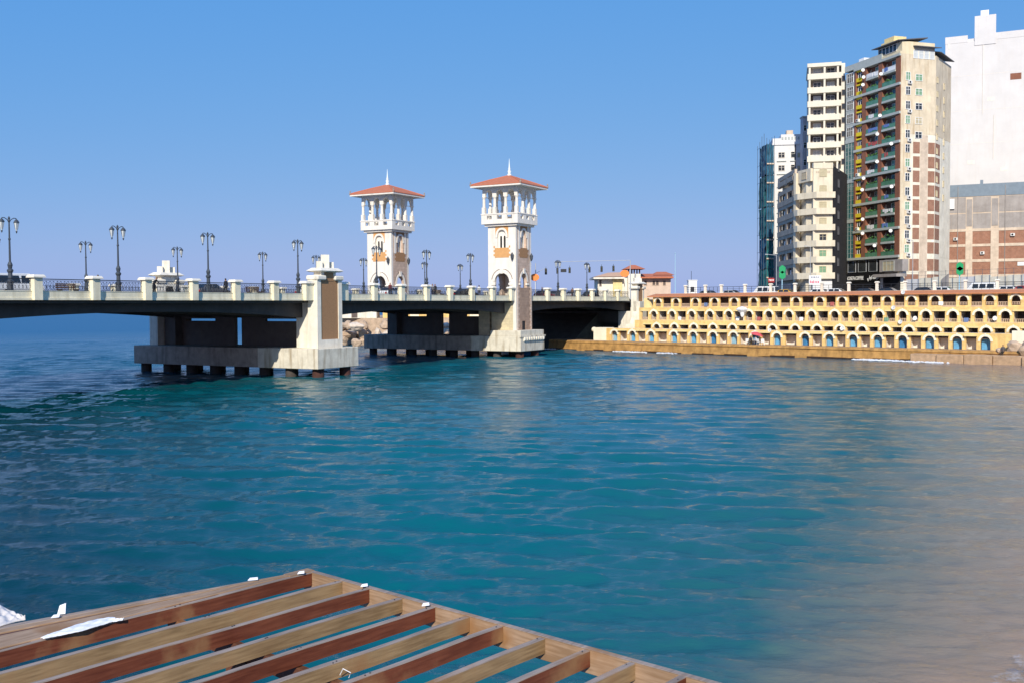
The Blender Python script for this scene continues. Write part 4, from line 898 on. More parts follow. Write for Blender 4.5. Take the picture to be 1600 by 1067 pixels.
# ------------------------------------------------------------------ apartment buildings behind the promenade
mat('cream', (.72, .62, .42), stain=.35, stain_col=(.5, .36, .16), var=.12, scale=.5); mat('cream_white', (.70, .65, .54), stain=.25, stain_col=(.45, .38, .28), var=.08)
mat('old_cream', (.70, .62, .47), stain=.35, stain_col=(.38, .30, .2), var=.14, scale=.6); mat('old_tan', (.50, .41, .31), stain=.4, stain_col=(.25, .19, .14), var=.2, scale=.6)
mat('white_wall', (.645, .625, .605), var=.07, scale=.25, stain=.3, stain_col=(.6, .55, .5)); mat('white_block', (.70, .69, .68), var=.06)
mat('weathered_cream', (.68, .58, .42), stain=.7, stain_col=(.40, .28, .15), var=.22, scale=.4); mat('brown_tile', (.24, .10, .06), var=.15, scale=2); mat('pale_grey', (.44, .43, .46), var=.1); mat('slab_grey', (.42, .45, .42), var=.12); mat('yellow_tile', (.72, .56, .03), var=.1)
glass_mat('teal_glass', (.04, .14, .14)); glass_mat('blue_glass', (.03, .11, .17)); glass_mat('window_glass', (.03, .035, .04)); glass_mat('green_glass', (.09, .23, .14)); mat('leaf_green', (.06, .16, .04), var=.5, scale=5); mat('wash_blue', (.12, .2, .45), bump=0); mat('wash_white', (.7, .7, .7), bump=0); mat('wash_red', (.4, .08, .08), bump=0)
mat('shutter_green', (.18, .32, .2), var=.15); mat('shutter_beige', (.48, .42, .28), var=.15); mat('blue_net', (.03, .12, .19), var=.4, scale=.6, rough=.9); mat('netting', (.025, .15, .16), var=.5, scale=.7, rough=.95, bump=.8, bscale=3)
mat('awning_grey', (.12, .12, .13), var=.2); mat('grey_render', (.34, .31, .29), var=.25, scale=.5, stain=.3, stain_col=(.22, .17, .14)); mat('blue_band', (.20, .25, .30), var=.15)
mat('concrete_frame', (.60, .49, .38), var=.25, scale=.8, stain=.3, stain_col=(.35, .26, .18)); mat('shop_black', (.012, .012, .014), rough=.5, var=.2); mat('alley_shade', (.035, .032, .032), var=.4)
block_mat('red_brick', (.36, .145, .085), (.31, .12, .07), (.34, .22, .16), .4, .25, .09, .02)
mat('lime_render', (.78, .73, .6), var=.2, scale=.6, stain=.3, stain_col=(.55, .42, .2)); mat('scaffold', (.10, .12, .15), rough=.6, bump=0)
mat('green_sign', (.02, .32, .12), rough=.5, var=.1, bump=0); mat('red_sign', (.35, .03, .03), rough=.5, var=.15, bump=0); mat('ac_white', (.7, .7, .68), rough=.5, bump=0); mat('sign_pink', (.75, .15, .22), bump=0); mat('sign_blue', (.05, .08, .2), bump=0)
def window(f, s, z, w, h, parent, frame='white_paint', pane='window_glass', d=0.0, bars=1, cross=True):
    m = MB(f); m.box(s - w / 2, s + w / 2, d - .02, d + .03, z, z + h); wo = m.build('window', pane, parent)
    m = MB(f); t = .08
    m.box(s - w / 2 - t, s - w / 2, d - .02, d + .09, z - t, z + h + t); m.box(s + w / 2, s + w / 2 + t, d - .02, d + .09, z - t, z + h + t); m.box(s - w / 2, s + w / 2, d - .02, d + .09, z - t, z); m.box(s - w / 2, s + w / 2, d - .02, d + .09, z + h, z + h + t)
    for k in range(bars): x = s - w / 2 + w * (k + 1) / (bars + 1); m.box(x - .04, x + .04, d + .031, d + .07, z, z + h)
    if cross: m.box(s - w / 2, s + w / 2, d + .031, d + .06, z + h * .62, z + h * .62 + .06)
    m.build('frame', frame, wo); return wo
def ac_unit(f, s, z, parent): 
    a = MB(f).box(s - .42, s + .42, .05, .5, z, z + .6).build('air_conditioner', 'ac_white', parent); MB(f).lathe([(.22, .0), (.22, .03)], 0, 0, 8) if False else None
    m = MB(f); n = 10; c = len(m.v)
    for dd in (.5, .52):
        for k in range(n): q = 2 * math.pi * k / n; m.v.append(f(s - .08 + .22 * math.cos(q), dd, z + .3 + .22 * math.sin(q)))
    m.fc.append(list(range(n))); m.fc.append(list(range(2 * n - 1, n - 1, -1)))
    for k in range(n): l = (k + 1) % n; m.fc.append([k, l, n + l, n + k])
    m.build('fan_grille', 'dark_gap', a)
G0 = LAND
# --- F: tall block with brown piers and green balconies
C = Vector((78.0, 205.0)); rec = Vector((-.292, .956)); A_ = C + rec * 18.1
F, LF = fr2((A_.x, A_.y), (C.x, C.y))
def sF(px): r = ray(px, 300); k = r[0] / r[1]; return (k * A_.y - A_.x) / (-rec.x + k * rec.y) if False else LF - (C.x - C.y * k) / (-rec.x + k * rec.y)
tF = thing('apartment_tower', (C.x, C.y, G0), 'tall apartment tower with brown piers, green balconies and yellow window strips', 'building')
B2 = (C.x + .956 * 8.3, C.y + .292 * 8.3); B3 = (B2[0] + 7.2, B2[1] + 9.6); BK = (B3[0] - 8, B3[1] + 22); BL = (A_.x + 4, A_.y + 20)
TOPF = 57.4
inn = F(0, -1.1, 0); inn2 = F(LF, -1.1, 0)
MB().plan([(inn.x, inn.y), (inn2.x, inn2.y), (C.x + .02, C.y), B2, B3, BK, BL], G0 - .5, TOPF).build('core', 'lime_render', tF)
s0 = [sF(p) for p in (1320.6, 1334.7, 1336.5, 1346.5, 1353.4, 1372, 1378, 1399, 1405)]
z_low = 17.0; fl = 2.87; nfl = 14
# piers (brown fins)
for a, b in ((s0[1], s0[2] + .15), (s0[3], s0[4]), (s0[5], s0[6]), (s0[7], LF - .05)):
    MB(F).box(a, b, -1.1, .12, z_low, TOPF - .4).build('pier', 'brown_tile', tF)
MB(F).box(LF - .6, LF, -1.1, -.01, G0, TOPF).build('corner_wall', 'cream', tF)
for k in range(nfl + 1):
    z = z_low + k * fl
    if z > TOPF: break
    if k % 2 == 0: MB(F).box(s0[1] - (1.9 if k == 0 else 0), LF - .02, -1.08, .35, z - .18, z + .32).build('slab', 'slab_grey', tF)
    else:
        for a, b in ((s0[4], s0[5]), (s0[6], s0[7])): MB(F).box(a + .02, b - .02, -1.08, .3, z - .12, z + .3).build('balcony_slab', 'slab_grey', tF)
    if k == nfl: break
    for j, (a, b) in enumerate(((s0[4], s0[5]), (s0[6], s0[7]))):
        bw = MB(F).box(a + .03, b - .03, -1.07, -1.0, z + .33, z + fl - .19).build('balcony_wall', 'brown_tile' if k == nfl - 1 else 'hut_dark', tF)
        x = a + (b - a) * .62
        window(F, x, z + .45, 1.5, 1.9, tF, 'white_paint' if (k + j) % 3 else 'pole_grey', 'green_glass' if (k + j) % 2 else 'teal_glass', d=-.98)
        g = MB(F); g.box(a + .05, b - .05, .15, .19, z + .34, z + 1.15); g.box(a + .05, b - .05, .12, .22, z + 1.15, z + 1.2)
        g.build('balcony_panel', 'white_paint' if k == nfl - 1 else 'green_glass', bw)
        if R.random() < .55:
            lm = MB(F); x0 = a + R.uniform(.3, 1.2)
            for q in range(R.randint(2, 5)): lm.box(x0, x0 + R.uniform(.35, .6), .2, .26, z + 1.2 - R.uniform(.5, .9), z + 1.22); x0 += .62
            lm.build('laundry', R.choice(('wash_white', 'wash_white', 'wash_blue', 'wash_red')), bw)
        else:
            lm = MB(F)
            for q in range(14): cx, cz, rr_ = a + R.uniform(.3, b - a - .4), z + 1.1 + R.uniform(0, .5), R.uniform(.1, .25); lm.lathe([(.02, cz - rr_), (rr_, cz), (.03, cz + rr_)], cx, -.1 + R.uniform(-.2, .2), 5, R.uniform(0, 2))
            lm.build('potted_plants', 'leaf_green', bw)
        m = MB(F); m.prism_u([(-1.0, z + .33), (.1, z + .33), (-1.0, z + 2.3)], a + .001, a + .28); m.build('sunlit_wedge', 'concrete_frame', bw)  # tan wedge standing for sunlight on the pier's inner side
    # yellow strip and teal strip
    MB(F).box(s0[2] + .16, s0[3] - .02, -1.1, .05, z + .33, z + 1.1).build('yellow_panel', 'yellow_tile', tF); MB(F).box(s0[2] + .16, s0[3] - .02, -1.1, .05, z + fl - .5, z + fl - .19).build('yellow_panel', 'yellow_tile', tF)
    window(F, (s0[2] + s0[3]) / 2 + .08, z + 1.15, 1.35, 1.25, tF, 'white_paint', 'window_glass', d=-.3)
    if k % 4 == 2: ac_unit(F, (s0[2] + s0[3]) / 2, z + .4, tF)
    if k < 9: 
        g = MB(F).box(s0[0] + .05, s0[1] - .05, -1.09, .0, z + .0, z + fl - .01).build('curtain_glass', 'teal_glass', tF)
        m = MB(F)
        for q in range(4): x = s0[0] + .05 + q * (s0[1] - s0[0] - .1) / 3; m.box(x - .04, x + .04, .0, .05, z, z + fl)
        for q in range(3): m.box(s0[0] + .05, s0[1] - .05, .0, .04, z + .3 + q, z + .36 + q)
        m.build('glazing_bar', 'slab_grey', g)
        if k % 3 == 2: MB(F).box(s0[0], s0[1], -.1, .12, z + fl - .7, z + fl + .1).build('spandrel', 'slab_grey', tF)
    else:
        MB(F).box(s0[0] + .05, s0[1] - .05, -1.09, .0, z, z + fl).build('strip_wall', 'slab_grey', tF); window(F, (s0[0] + s0[1]) / 2, z + .7, 2.1, 1.9, tF, 'white_paint', 'window_glass', bars=2)
MB(F).box(s0[0], s0[6], -3.5, .3, z_low + nfl * fl + .33, z_low + nfl * fl + 1.5).build('roof_parapet', 'slab_grey', tF)
MB(F).box(s0[4], LF + .02, -8, .25, TOPF, TOPF + .5).build('roof_parapet', 'cream', tF)
# penthouse with glazed veranda and awnings
pz = TOPF + .5
MB(F).box(s0[5] - .6, LF, -8, -.2, pz, pz + 2.0).build('penthouse', 'cream', tF)
for k in range(5): x = s0[5] + .2 + k * 1.15; window(F, x, pz + .5, .95, 1.3, tF, 'white_paint', 'window_glass', d=-.18, bars=0, cross=False)
m = MB(F); m.prism_u([(1.0, pz + 1.95), (1.0, pz + 2.1), (-6, pz + 3.0), (-6, pz + 2.8)], s0[5] - 1.2, LF + .4); m.build('awning', 'awning_grey', tF)
SF, LS = fr2((C.x, C.y), B2); CF, LC = fr2(B2, B3)
m = MB(SF); m.prism_u([(1.0, pz + .9), (1.0, pz + 1.05), (-5, pz + 2.3), (-5, pz + 2.1)], 2.8, LS + .6); m.build('awning', 'awning_grey', tF)
m = MB(CF); m.prism_u([(.9, pz + .2), (.9, pz + .35), (-4, pz + 1.5), (-4, pz + 1.3)], .6, LC - 1); m.build('awning', 'awning_grey', tF)
for k in range(4): window(SF, 3.4 + k * 1.3, pz - 1.4 + .2, 1.0, 1.5, tF, 'white_paint', 'lamp_glass', d=.02, bars=0)
MB(SF).box(2, 6, -9, -5, pz, pz + 3.6).build('lift_house', 'hut_pale', tF); MB(SF).box(2.4, 5.4, -8.5, -5.4, pz + 3.6, pz + 4.5).build('lift_house', 'hut_pale', tF)
MB(F).box(s0[0] + 1.5, s0[0] + 3.3, -4, -2.2, z_low + nfl * fl + .3, z_low + nfl * fl + 3.0).build('water_tank', 'white_paint', tF)
# cream side: upper part rendered, lower part bare frame and brick
MB(SF).box(.03, LS, -.3, .03, 41.5, TOPF).build('side_render', 'weathered_cream', tF); MB(CF).box(0.04, LC, -.3, .03, 41.5, TOPF + .1).build('side_render', 'weathered_cream', tF)
MB(SF).box(.03, 2.3, -.3, .05, z_low - 3, 41.48).build('side_render', 'weathered_cream', tF)
for k in range(8):
    z = 17.6 + k * fl
    for f, spans in ((SF, ((3.0, 4.6), (6.6, 8.2))), (CF, ((.1, 3.6),))):
        for a, b in spans: MB(f).box(a, b, -.05, .02, z, z + 2.3).build('brick_panel', 'red_brick', tF)
MB(CF).box(4.2, LC, -.3, .02, 17, 41.4).build('side_render', 'lime_render', tF); MB(SF).box(4.7, 6.5, -.1, .06, G0, 41.4).build('concrete_column', 'concrete_frame', tF)
for k in range(2):
    z = 11.0 + k * 3.1
    for f, a, b in ((SF, 1.2, 4.6), (SF, 6.6, 8.2), (CF, .1, 3.6)): MB(f).box(a, b, -.05, .03, z, z + 2.4).build('brick_panel', 'red_brick', tF)
for k in range(13):
    z = z_low + .8 + k * fl
    w = window(SF, 1.6, z, .95, 1.5, tF, 'white_paint', 'window_glass' if k % 3 else 'shutter_green', d=.06)
    if k % 2 == 0 or k < 5: ac_unit(SF, 1.9, z - .8, tF)
    if k > 7: window(SF, 4.2, z, 1.5, 1.2, tF, 'white_paint', ('window_glass', 'shutter_green', 'shutter_green', 'window_glass', 'shutter_beige')[k % 5], d=.04)
    if k > 3: window(CF, 1.2, z, .9, 1.1, tF, 'cream', 'shutter_beige', d=.03); window(CF, 6.4, z - .5, .7, 1.2, tF, 'cream', 'window_glass', d=.03)
# shop at street level
MB(F).box(.2, s0[6] - .1, .05, .4, 12.2, 13.9).build('shop_fascia', 'shop_black', tF); MB(F).box(.3, s0[6], .02, .3, G0, 12.2).build('shop_front', 'shop_black', tF)
MB(F).box(.6, s0[6] - .3, -1.05, -.2, 13.9, 17.0).build('upper_shop', 'shop_black', tF)
for k in range(3): window(F, 2.2 + k * 3.6, 14.3, 2.6, 2.3, tF, 'pole_grey', 'window_glass', d=-.18, bars=0, cross=False)
MB(F).box(s0[6] - .1, LF + 1.4, -1, .4, 14.0, 16.4).build('canopy_wall', 'grey_render', tF); window(F, s0[7] - 1.4, 14.2, 3.4, 1.9, tF, 'slab_grey', 'shutter_beige', d=.42, bars=2)
MB(F).box(s0[6] - .1, LF + 1.6, -.5, 2.0, 12.9, 13.5).build('canopy', 'grey_render', tF); MB(F).box(s0[6] + .4, LF + .4, .05, .2, G0, 12.9).build('shop_opening', 'dark_gap', tF)
MB(F).box(s0[6] + .3, s0[6] + 1.0, .3, .5, 10.6, 12.8).build('notice', 'white_paint', tF)
def text_on(f, s, d, z, size, body, m_, parent, name='lettering', sx=1.0):
    c = bpy.data.curves.new(name, 'FONT'); c.body = body; c.size = size; c.extrude = .03; c.align_x = 'CENTER'; c.offset = size * .022
    o = bpy.data.objects.new(name, c); COL.objects.link(o); dg = bpy.context.evaluated_depsgraph_get(); me = bpy.data.meshes.new_from_object(o.evaluated_get(dg)); bpy.data.objects.remove(o)
    me.materials.clear(); me.materials.append(M[m_]); o = bpy.data.objects.new(name, me); COL.objects.link(o); o.parent = parent
    ux, n = f.ux, f.uy; mt = Matrix(((ux.x * sx, 0, n.x, 0), (ux.y * sx, 0, n.y, 0), (0, 1, 0, 0), (0, 0, 0, 1))); o.matrix_world = Matrix.Translation(f(s, d, z) - ROOT[parent.name]) @ mt
    o.matrix_local = o.matrix_world; return o
text_on(F, .6 + (s0[6] - .9) * .315, .43, 12.6, 1.05, 'COSTA COFFEE', 'white_paint', tF, sx=.76)
text_on(F, .6 + (s0[6] - .9) * .84, .43, 12.65, 1.0, '\ufef2\ufed3\uFEEE\ufedb \uFE8E\uFE98\uFEB3\uFEEE\ufedb', 'white_paint', tF, sx=.8)
for i, (px, py, w) in enumerate(((1352, 110, 'beside top balcony of brown pier tower'), (1380, 116, 'on middle brown pier, highest'), (1353, 121, 'on left brown pier, second balcony down'), (1352, 133, 'on left brown pier, third balcony down'), (1379, 181, 'on middle brown pier halfway up the upper half'), (1375, 210, 'on middle brown pier below the other white dishes'), (1397, 225, 'on right brown pier in upper half'),
        (1375, 253, 'on middle brown pier near mid height'), (1354, 279, 'on left brown pier just below mid height'), (1352, 297, 'on left brown pier, second below mid height'), (1398, 292, 'on right brown pier near mid height'), (1353, 343, 'on left brown pier near lower balconies'), (1397, 361, 'on right brown pier near lower balconies'), (1353, 365, 'on left brown pier, lowest'), (1372, 384, 'lowest of all on middle brown pier'))):
    s = sF(px); p = F(s, .75, 0); dish(Vector((p.x, p.y, at_y(px, py, p.y).z)), .36, -.35, 'round white satellite dish ' + w, 'dishes on the brown pier tower', 'plastic_white')
# --- E: old rounded cream block
tE = thing('old_apartment_block', (62.9, 200, G0), 'old cream apartment block with rounded balcony bands and stained left side', 'building')
ZE = 34.2; ptsE = [(62.9, 200.0), (58.2, 200.0), (57.0, 205.5), (57.9, 222.0), (70.5, 222), (70.3, 214)]
MB().plan([(62.7, 200.6), (60.0, 200.6), (58.4, 202.4), (58.3, 205.5), (58.9, 222), (70.5, 222), (70.3, 214)], G0 - .5, ZE - .2).build('core', 'old_cream', tE)
EF, LEF = fr2((58.4, 200.0), (62.9, 200.0)); EL, LEL = fr2((57.9, 222.0), (57.0, 205.6)); EC, LEC = fr2((57.0, 205.5), (58.4, 200.0)); ER, LER = fr2((62.9, 200.0), (70.3, 214))
MB(ER).box(.1, LER, -.3, .02, G0, ZE + .3).build('side_wall', 'alley_shade', tE)  # shade of the alley put into the wall colour
for k in range(8): window(ER, 6, 12 + k * 3.15, 1.2, 1.5, tE, 'awning_grey', 'window_glass', d=.03); 
MB(EF).box(.7, LEF, -.6, .0, G0 + 3.5, ZE).build('front_wall', 'old_cream', tE); MB(EF).box(.7, LEF, -.6, -.02, G0, G0 + 3.5).build('ground_floor', 'white_block', tE)
zs = 12.6
for k in range(7):
    z = zs + k * 3.15
    if k < 6:
        poly = [P2(EF, LEF + .35, -.2), P2(EF, LEF + .3, .75), P2(EF, LEF * .25, .8), P2(EC, LEC * .42, .75), P2(EC, LEC * .1, .5), P2(EC, LEC * .1, -.4), P2(EF, .9, -1.0)]
        b = MB().plan(poly, z - .15, z + .12).build('balcony_slab', 'old_cream', tE)
        out = poly[:5]; m = MB()
        for (x0, y0), (x1, y1) in zip(out[:-1], out[1:]):
            v = Vector((x1 - x0, y1 - y0, 0)); L = v.length; v.normalize(); ff = Frame((x0, y0, 0), v, Vector((v.y, -v.x, 0))); m.f = ff; m.box(0, L + .02, 0 if True else 0, .16, z + .12, z + 1.05)
        m.f = WORLD; m.build('balcony_parapet', 'old_cream', b)
    pane = ('shutter_green', 'shutter_green', 'window_glass', 'shutter_beige', 'shutter_beige', 'shutter_beige', 'shutter_beige')[k]
    window(EF, 2.6, z + .95, 1.25, 1.3, tE, 'shutter_beige', pane, d=.02)
    # recessed corner
    MB(EC).box(LEC * .45, LEC * .75, -2.1, -1.9, z + .3, z + 2.4).build('balcony_door', 'window_glass', tE)
    # left side: piers, deep openings, windows
    MB(EL).box(0, LEL, -.5, .0, z + 2.3, z + 3.15).build('side_band', 'old_tan', tE); MB(EL).box(0, LEL, -.5, .12, z - .15, z + .95).build('side_parapet', 'old_tan', tE) if k < 6 else None
    for a, b in ((0, 2.0), (8.0, 9.5), (14.0, LEL)): MB(EL).box(a, b, -.5, .02, z + .9, z + 2.31).build('side_pier', 'old_tan', tE)
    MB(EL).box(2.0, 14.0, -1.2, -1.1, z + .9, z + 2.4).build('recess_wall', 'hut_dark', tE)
    for x in (5.5, 11.5): MB(EL).box(x - .35, x + .35, -.6, -.3, z + .95, z + 1.9).build('curtain', 'plastic_white', tE) if (k + int(x)) % 4 else None
    window(EL, 15.2, z + 1.1, .9, 1.2, tE, 'old_tan', 'window_glass', d=.02, cross=False)
MB(EC).box(-.2, LEC * .12, -.8, .15, G0 + 3.5, ZE - .5).build('corner_pilaster', 'old_cream', tE)
MB(EC).box(LEC * .12, LEC * .96, -.9, -.3, 31.6, ZE - .1).build('corner_wall', 'old_cream', tE); window(EC, LEC * .55, 32.2, 1.5, 1.3, tE, 'old_tan', 'shutter_beige', d=-.27)
MB(EF).box(.7, LEF + .02, -.9, .1, ZE - .2, ZE + .9).build('roof_parapet', 'old_cream', tE); MB(EL).box(0, LEL, -.9, .05, ZE - 1.6, ZE - .6).build('roof_parapet', 'old_tan', tE)
m = MB(EF); [m.box(1.2 + j * .32, 1.42 + j * .32, .0, .04, ZE - 1.1, ZE - .7) for j in range(9)]; m.build('vent_row', 'old_tan', tE)
MB(EL).box(0, LEL, -.4, .03, G0, G0 + 3.2).build('ground_floor', 'grey_render', tE)
# --- D: tall cream balcony block
tD = thing('balcony_tower', (70, 226, G0), 'tall cream tower of stacked white balconies behind the old block', 'building')
pD = at_y(1262, 300, 226); qD = at_y(1324, 300, 222); D_, LD = fr2((pD.x, 226), (qD.x, 224)); ZD = 60.0
p, q = D_(0, -.0, 0), D_(LD, 0, 0)
MB(D_).box(0, LD, -14, -1.9, G0, ZD - .2).build('core', 'cream_white', tD)
for k in range(15):
    z = 15.0 + k * 3.0
    if k in (4, 7, 9): pass
    b = MB(D_).box(-.15, LD * .9, -1.9, .25, z - .2, z + .1).build('balcony_slab', 'cream_white', tD)
    MB(D_).box(-.15, LD * .9, .05, .25, z + .1, z + 1.05).build('balcony_parapet', 'cream_white', b)
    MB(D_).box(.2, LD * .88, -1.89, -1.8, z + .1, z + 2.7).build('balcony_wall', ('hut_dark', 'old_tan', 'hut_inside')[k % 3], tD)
    for j, x in enumerate((LD * .25, LD * .62)): window(D_, x, z + .8, 1.5, 1.6, tD, 'white_paint', 'window_glass' if (k + j) % 2 else 'lamp_glass', d=-1.78)
    for x in (0.1, LD * .42, LD * .78): MB(D_).box(x, x + .4, -1.8, .1, z + .1, z + 2.82).build('balcony_pier', 'cream_white', tD)
MB(D_).box(LD * .9, LD, -14, .1, G0, ZD).build('side_strip', 'cream_white', tD)
for k in range(14): window(D_, LD * .955, 17 + k * 3.0, .6, 1.2, tD, 'old_tan', 'window_glass', d=.12, bars=0, cross=False)
MB(D_).box(-.2, LD * .9, -14, .3, ZD - .5, ZD + .3).build('roof_slab', 'cream_white', tD)
DL = Frame(D_(0, 0, 0), -D_.uy, -D_.ux)
# --- thin grey tower between
pC = at_y(1252, 300, 240); tC = thing('narrow_grey_building', (pC.x, 240, G0), 'narrow grey building edge between white block and cream tower', 'building')
MB().box(pC.x + .3, pC.x + 4, 240, 242, G0, at_y(1255, 184, 240).z).build('wall', 'pale_grey', tC); MB().box(pC.x + .15, pC.x + 4.2, 239.8, 242.2, at_y(1255, 184, 240).z, at_y(1255, 182, 240).z).build('roof_edge', 'slab_grey', tC)
f = Frame((pC.x, 240, 0), (1, 0, 0), (0, -1, 0))
for k in range(8): window(f, .8, 20 + k * 4, .6, 1.3, tC, 'white_paint', 'window_glass', bars=0)
# --- B: white block
pB, qB = at_y(1207, 300, 246), at_y(1259, 300, 242); Bf, LB = fr2((pB.x, 246), (qB.x, 245)); ZBt = at_y(1230, 216, 245).z
tB = thing('white_apartment_block', (pB.x, 245, G0), 'plain white apartment block rising behind the old rounded block', 'building')
MB(Bf).box(0, LB, -12, 0, G0, ZBt).build('wall', 'white_block', tB); MB(Bf).box(-.1, LB + .1, -12, .25, ZBt - 1.6, ZBt - 1.2).build('cornice', 'white_block', tB)
MB(Bf).box(LB * .28, LB, -11, .0, ZBt, ZBt + .9).build('roof_parapet', 'white_block', tB)
m = MB(Bf); [m.box(LB * .3 + j * .75, LB * .3 + .42 + j * .75, .0, .03, ZBt - .4, ZBt + .3) for j in range(7)]; m.build('vent_row', 'slab_grey', tB)
for k in range(9):
    z = ZBt - 4.6 - k * 3.1
    window(Bf, LB * .30, z, 1.4, 1.2, tB, 'hut_inside', 'window_glass', d=.02); window(Bf, LB * .68, z, .8, 1.3, tB, 'hut_inside', 'window_glass', d=.02, bars=0)
    for x, w in ((LB * .30, 2.2), (LB * .68, 1.2)): MB(Bf).box(x - w / 2, x + w / 2, .02, .25, z - .95, z - .8).build('sill', 'slab_grey', tB)
    window(Bf, LB * .88, z, .5, 1.0, tB, 'slab_grey', 'shutter_beige', d=.02, bars=0, cross=False)
MB(Bf).tube([(LB * .76, .1, G0), (LB * .76, .1, ZBt - 1.6)], .12, 6).build('drain_pipe', 'iron', tB)
MB(Bf).box(LB * .5, LB * .72, -4, -2, ZBt + .9, ZBt + 2.2).build('water_tank', 'concrete_frame', tB)
# --- A: block under construction wrapped in netting
pA, qA = at_y(1197, 300, 238), at_y(1209, 300, 238); ZA = at_y(1197, 224, 237).z
tA = thing('netted_building', (pA.x, 238, G0), 'building under construction wrapped in teal netting, leftmost of the blocks', 'building')
Af, LA = fr2((pA.x, 238), (qA.x, 238)); AL, LAL = fr2((pA.x, 244.2), (pA.x, 238))
MB(Af).box(.35, LA, -6, -.35, G0, ZA - 1.2).build('frame_core', 'earth', tA)
for f_, L_, mats in ((Af, LA, ('netting', 'netting', 'blue_net', 'blue_net', 'blue_net')), (AL, LAL, ('netting', 'blue_net', 'netting', 'netting', 'blue_net'))):
    for j in range(5):
        z0, z1 = G0 + j * (ZA - G0) / 5, G0 + (j + 1) * (ZA - G0) / 5; n = 8; q3 = 6
        m = MB(f_)
        for i in range(n + 1):
            for q in range(q3 + 1): m.v.append(f_(L_ * i / n, R.uniform(-.22, .3), z0 + .08 + (z1 - z0 - .2) * q / q3 + (R.uniform(-.3, .1) if q in (0, q3) else 0)))
        for i in range(n):
            for q in range(q3): a = i * (q3 + 1) + q; m.fc.append([a, a + 1, a + q3 + 2, a + q3 + 1])
        m.build('net_sheet', mats[j], tA)
for k in range(7): z = G0 + 5 + k * 4.4; MB(Af).box(.1, LA, -.6, .36, z, z + .3).build('floor_edge', 'concrete_frame', tA)
for i in range(4): MB(Af).tube([(i * LA / 3, .5, G0), (i * LA / 3, .5, ZA + R.uniform(.3, 2.0))], .05, 4).build('scaffold_pole', 'scaffold', tA); MB(AL).tube([(i * LAL / 3, .5, G0), (i * LAL / 3, .5, ZA + R.uniform(.3, 2.4))], .05, 4).build('scaffold_pole', 'scaffold', tA)
for k in range(9): MB(AL).tube([(-.2, .52, G0 + 3 + k * 4.1), (LAL, .52, G0 + 3 + k * 4.1)], .04, 4).build('scaffold_pole', 'scaffold', tA)
# --- G: large blank white building, H: grey and brick block before it
pG = at_y(1475, 300, 252); Gf = Frame((pG.x, 252, 0), (.906, -.42, 0), (-.42, -.906, 0)); ZG = at_y(1490, 61, 252).z
tG = thing('blank_white_building', (pG.x, 252, G0), 'huge blank white wall building at the right edge of the picture', 'building')
LG = 46
MB(Gf).box(0, LG, -26, 0, G0, ZG - 1.4).build('wall', 'white_wall', tG)
MB(Gf).box(-.05, 5.0, -20, .06, ZG - 1.4, ZG + .25).build('roof_parapet', 'white_wall', tG); MB(Gf).box(11.2, LG, -20, .06, ZG - 1.4, ZG + .2).build('roof_parapet', 'white_wall', tG); MB(Gf).box(5.0, 6.5, -20, -.3, ZG - 1.4, ZG - .6).build('roof_parapet', 'white_wall', tG)
MB(Gf).box(6.5, 11.2, -8, .15, ZG - 2.4, ZG + 4.6).build('lift_house', 'white_wall', tG); MB(Gf).box(7.8, 9.6, -6, -1, ZG + 4.6, ZG + 6.1).build('water_tank', 'white_paint', tG)
sG = 14.4; MB(Gf).box(sG, sG + 2.4, .0, .04, ZG - 11.4, ZG - 9.9).build('vent_panel', 'brown_tile', tG)
for z in (ZG - 18, ZG - 9.5, ZG - 26): MB(Gf).box(.0, LG, .0, .025, z, z + .06).build('joint', 'hut_inside', tG)
MB(Gf).box(.6, 1.0, .0, .05, ZG - 2.6, ZG - .4).build('vent_panel', 'hut_inside', tG)
for x, z0_, z1_ in ((8.4, ZG - 19, ZG - 2.4), (10.9, ZG - 30, ZG - 19.5), (21, 30, ZG - 3)): MB(Gf).tube([(x, .1, z0_), (x, .1, z1_)], .06, 5).build('drain_pipe', 'hut_inside', tG)
for x, z in ((5.2, ZG - 31), (9.4, ZG - 16), (12.5, ZG - 33)): MB(Gf).box(x, x + 1.6, .0, .03, z, z + .9).build('patched_render', 'hut_inside', tG)
pH = at_y(1477, 300, 226); Hf = Frame((pH.x, 226, 0), (.906, -.42, 0), (-.42, -.906, 0)); ZH = at_y(1482, 291, 226).z; LH = 44
tH = thing('unfinished_brick_building', (pH.x, 226, G0), 'low unfinished block of red brick panels under a grey render band', 'building')
MB(Hf).box(0, LH, -14, -.0, G0, ZH).build('core', 'concrete_frame', tH)
MB(Hf).box(.0, LH, -.2, .1, ZH - 2.6, ZH + .05).build('blue_band', 'blue_band', tH); MB(Hf).box(7.0, 7.6, -.6, 0, ZH + .05, ZH + .9).build('roof_pipe', 'blue_band', tH)
zt = ZH - 2.6; zb_ = zt - 7.3
cols = [(0, .9), (4.2, 5.6), (9.2, 10.8), (18.5, 20), (28, 29.5), (38, 39.5)]
pan = [(.9, 4.2), (5.6, 9.2), (10.8, 18.5), (20, 28), (29.5, 38)]
for i, (a, b) in enumerate(pan):
    for k in range(2): MB(Hf).box(a, b, -.1, .05, zt - 3.5 - k * 3.6, zt - .15 - k * 3.6).build('render_panel', 'grey_render', tH)
    for k in range(5): MB(Hf).box(a - .05, b + .05, -.1, .02, zb_ - 3.15 - k * 3.35, zb_ - .25 - k * 3.35).build('brick_panel', 'red_brick', tH); MB(Hf).box(a, b, -.1, .13 + R.uniform(-.02, .03), zb_ - .32 - k * 3.35 + R.uniform(-.04, .04), zb_ + .26 - k * 3.35).build('floor_band', 'concrete_frame', tH)
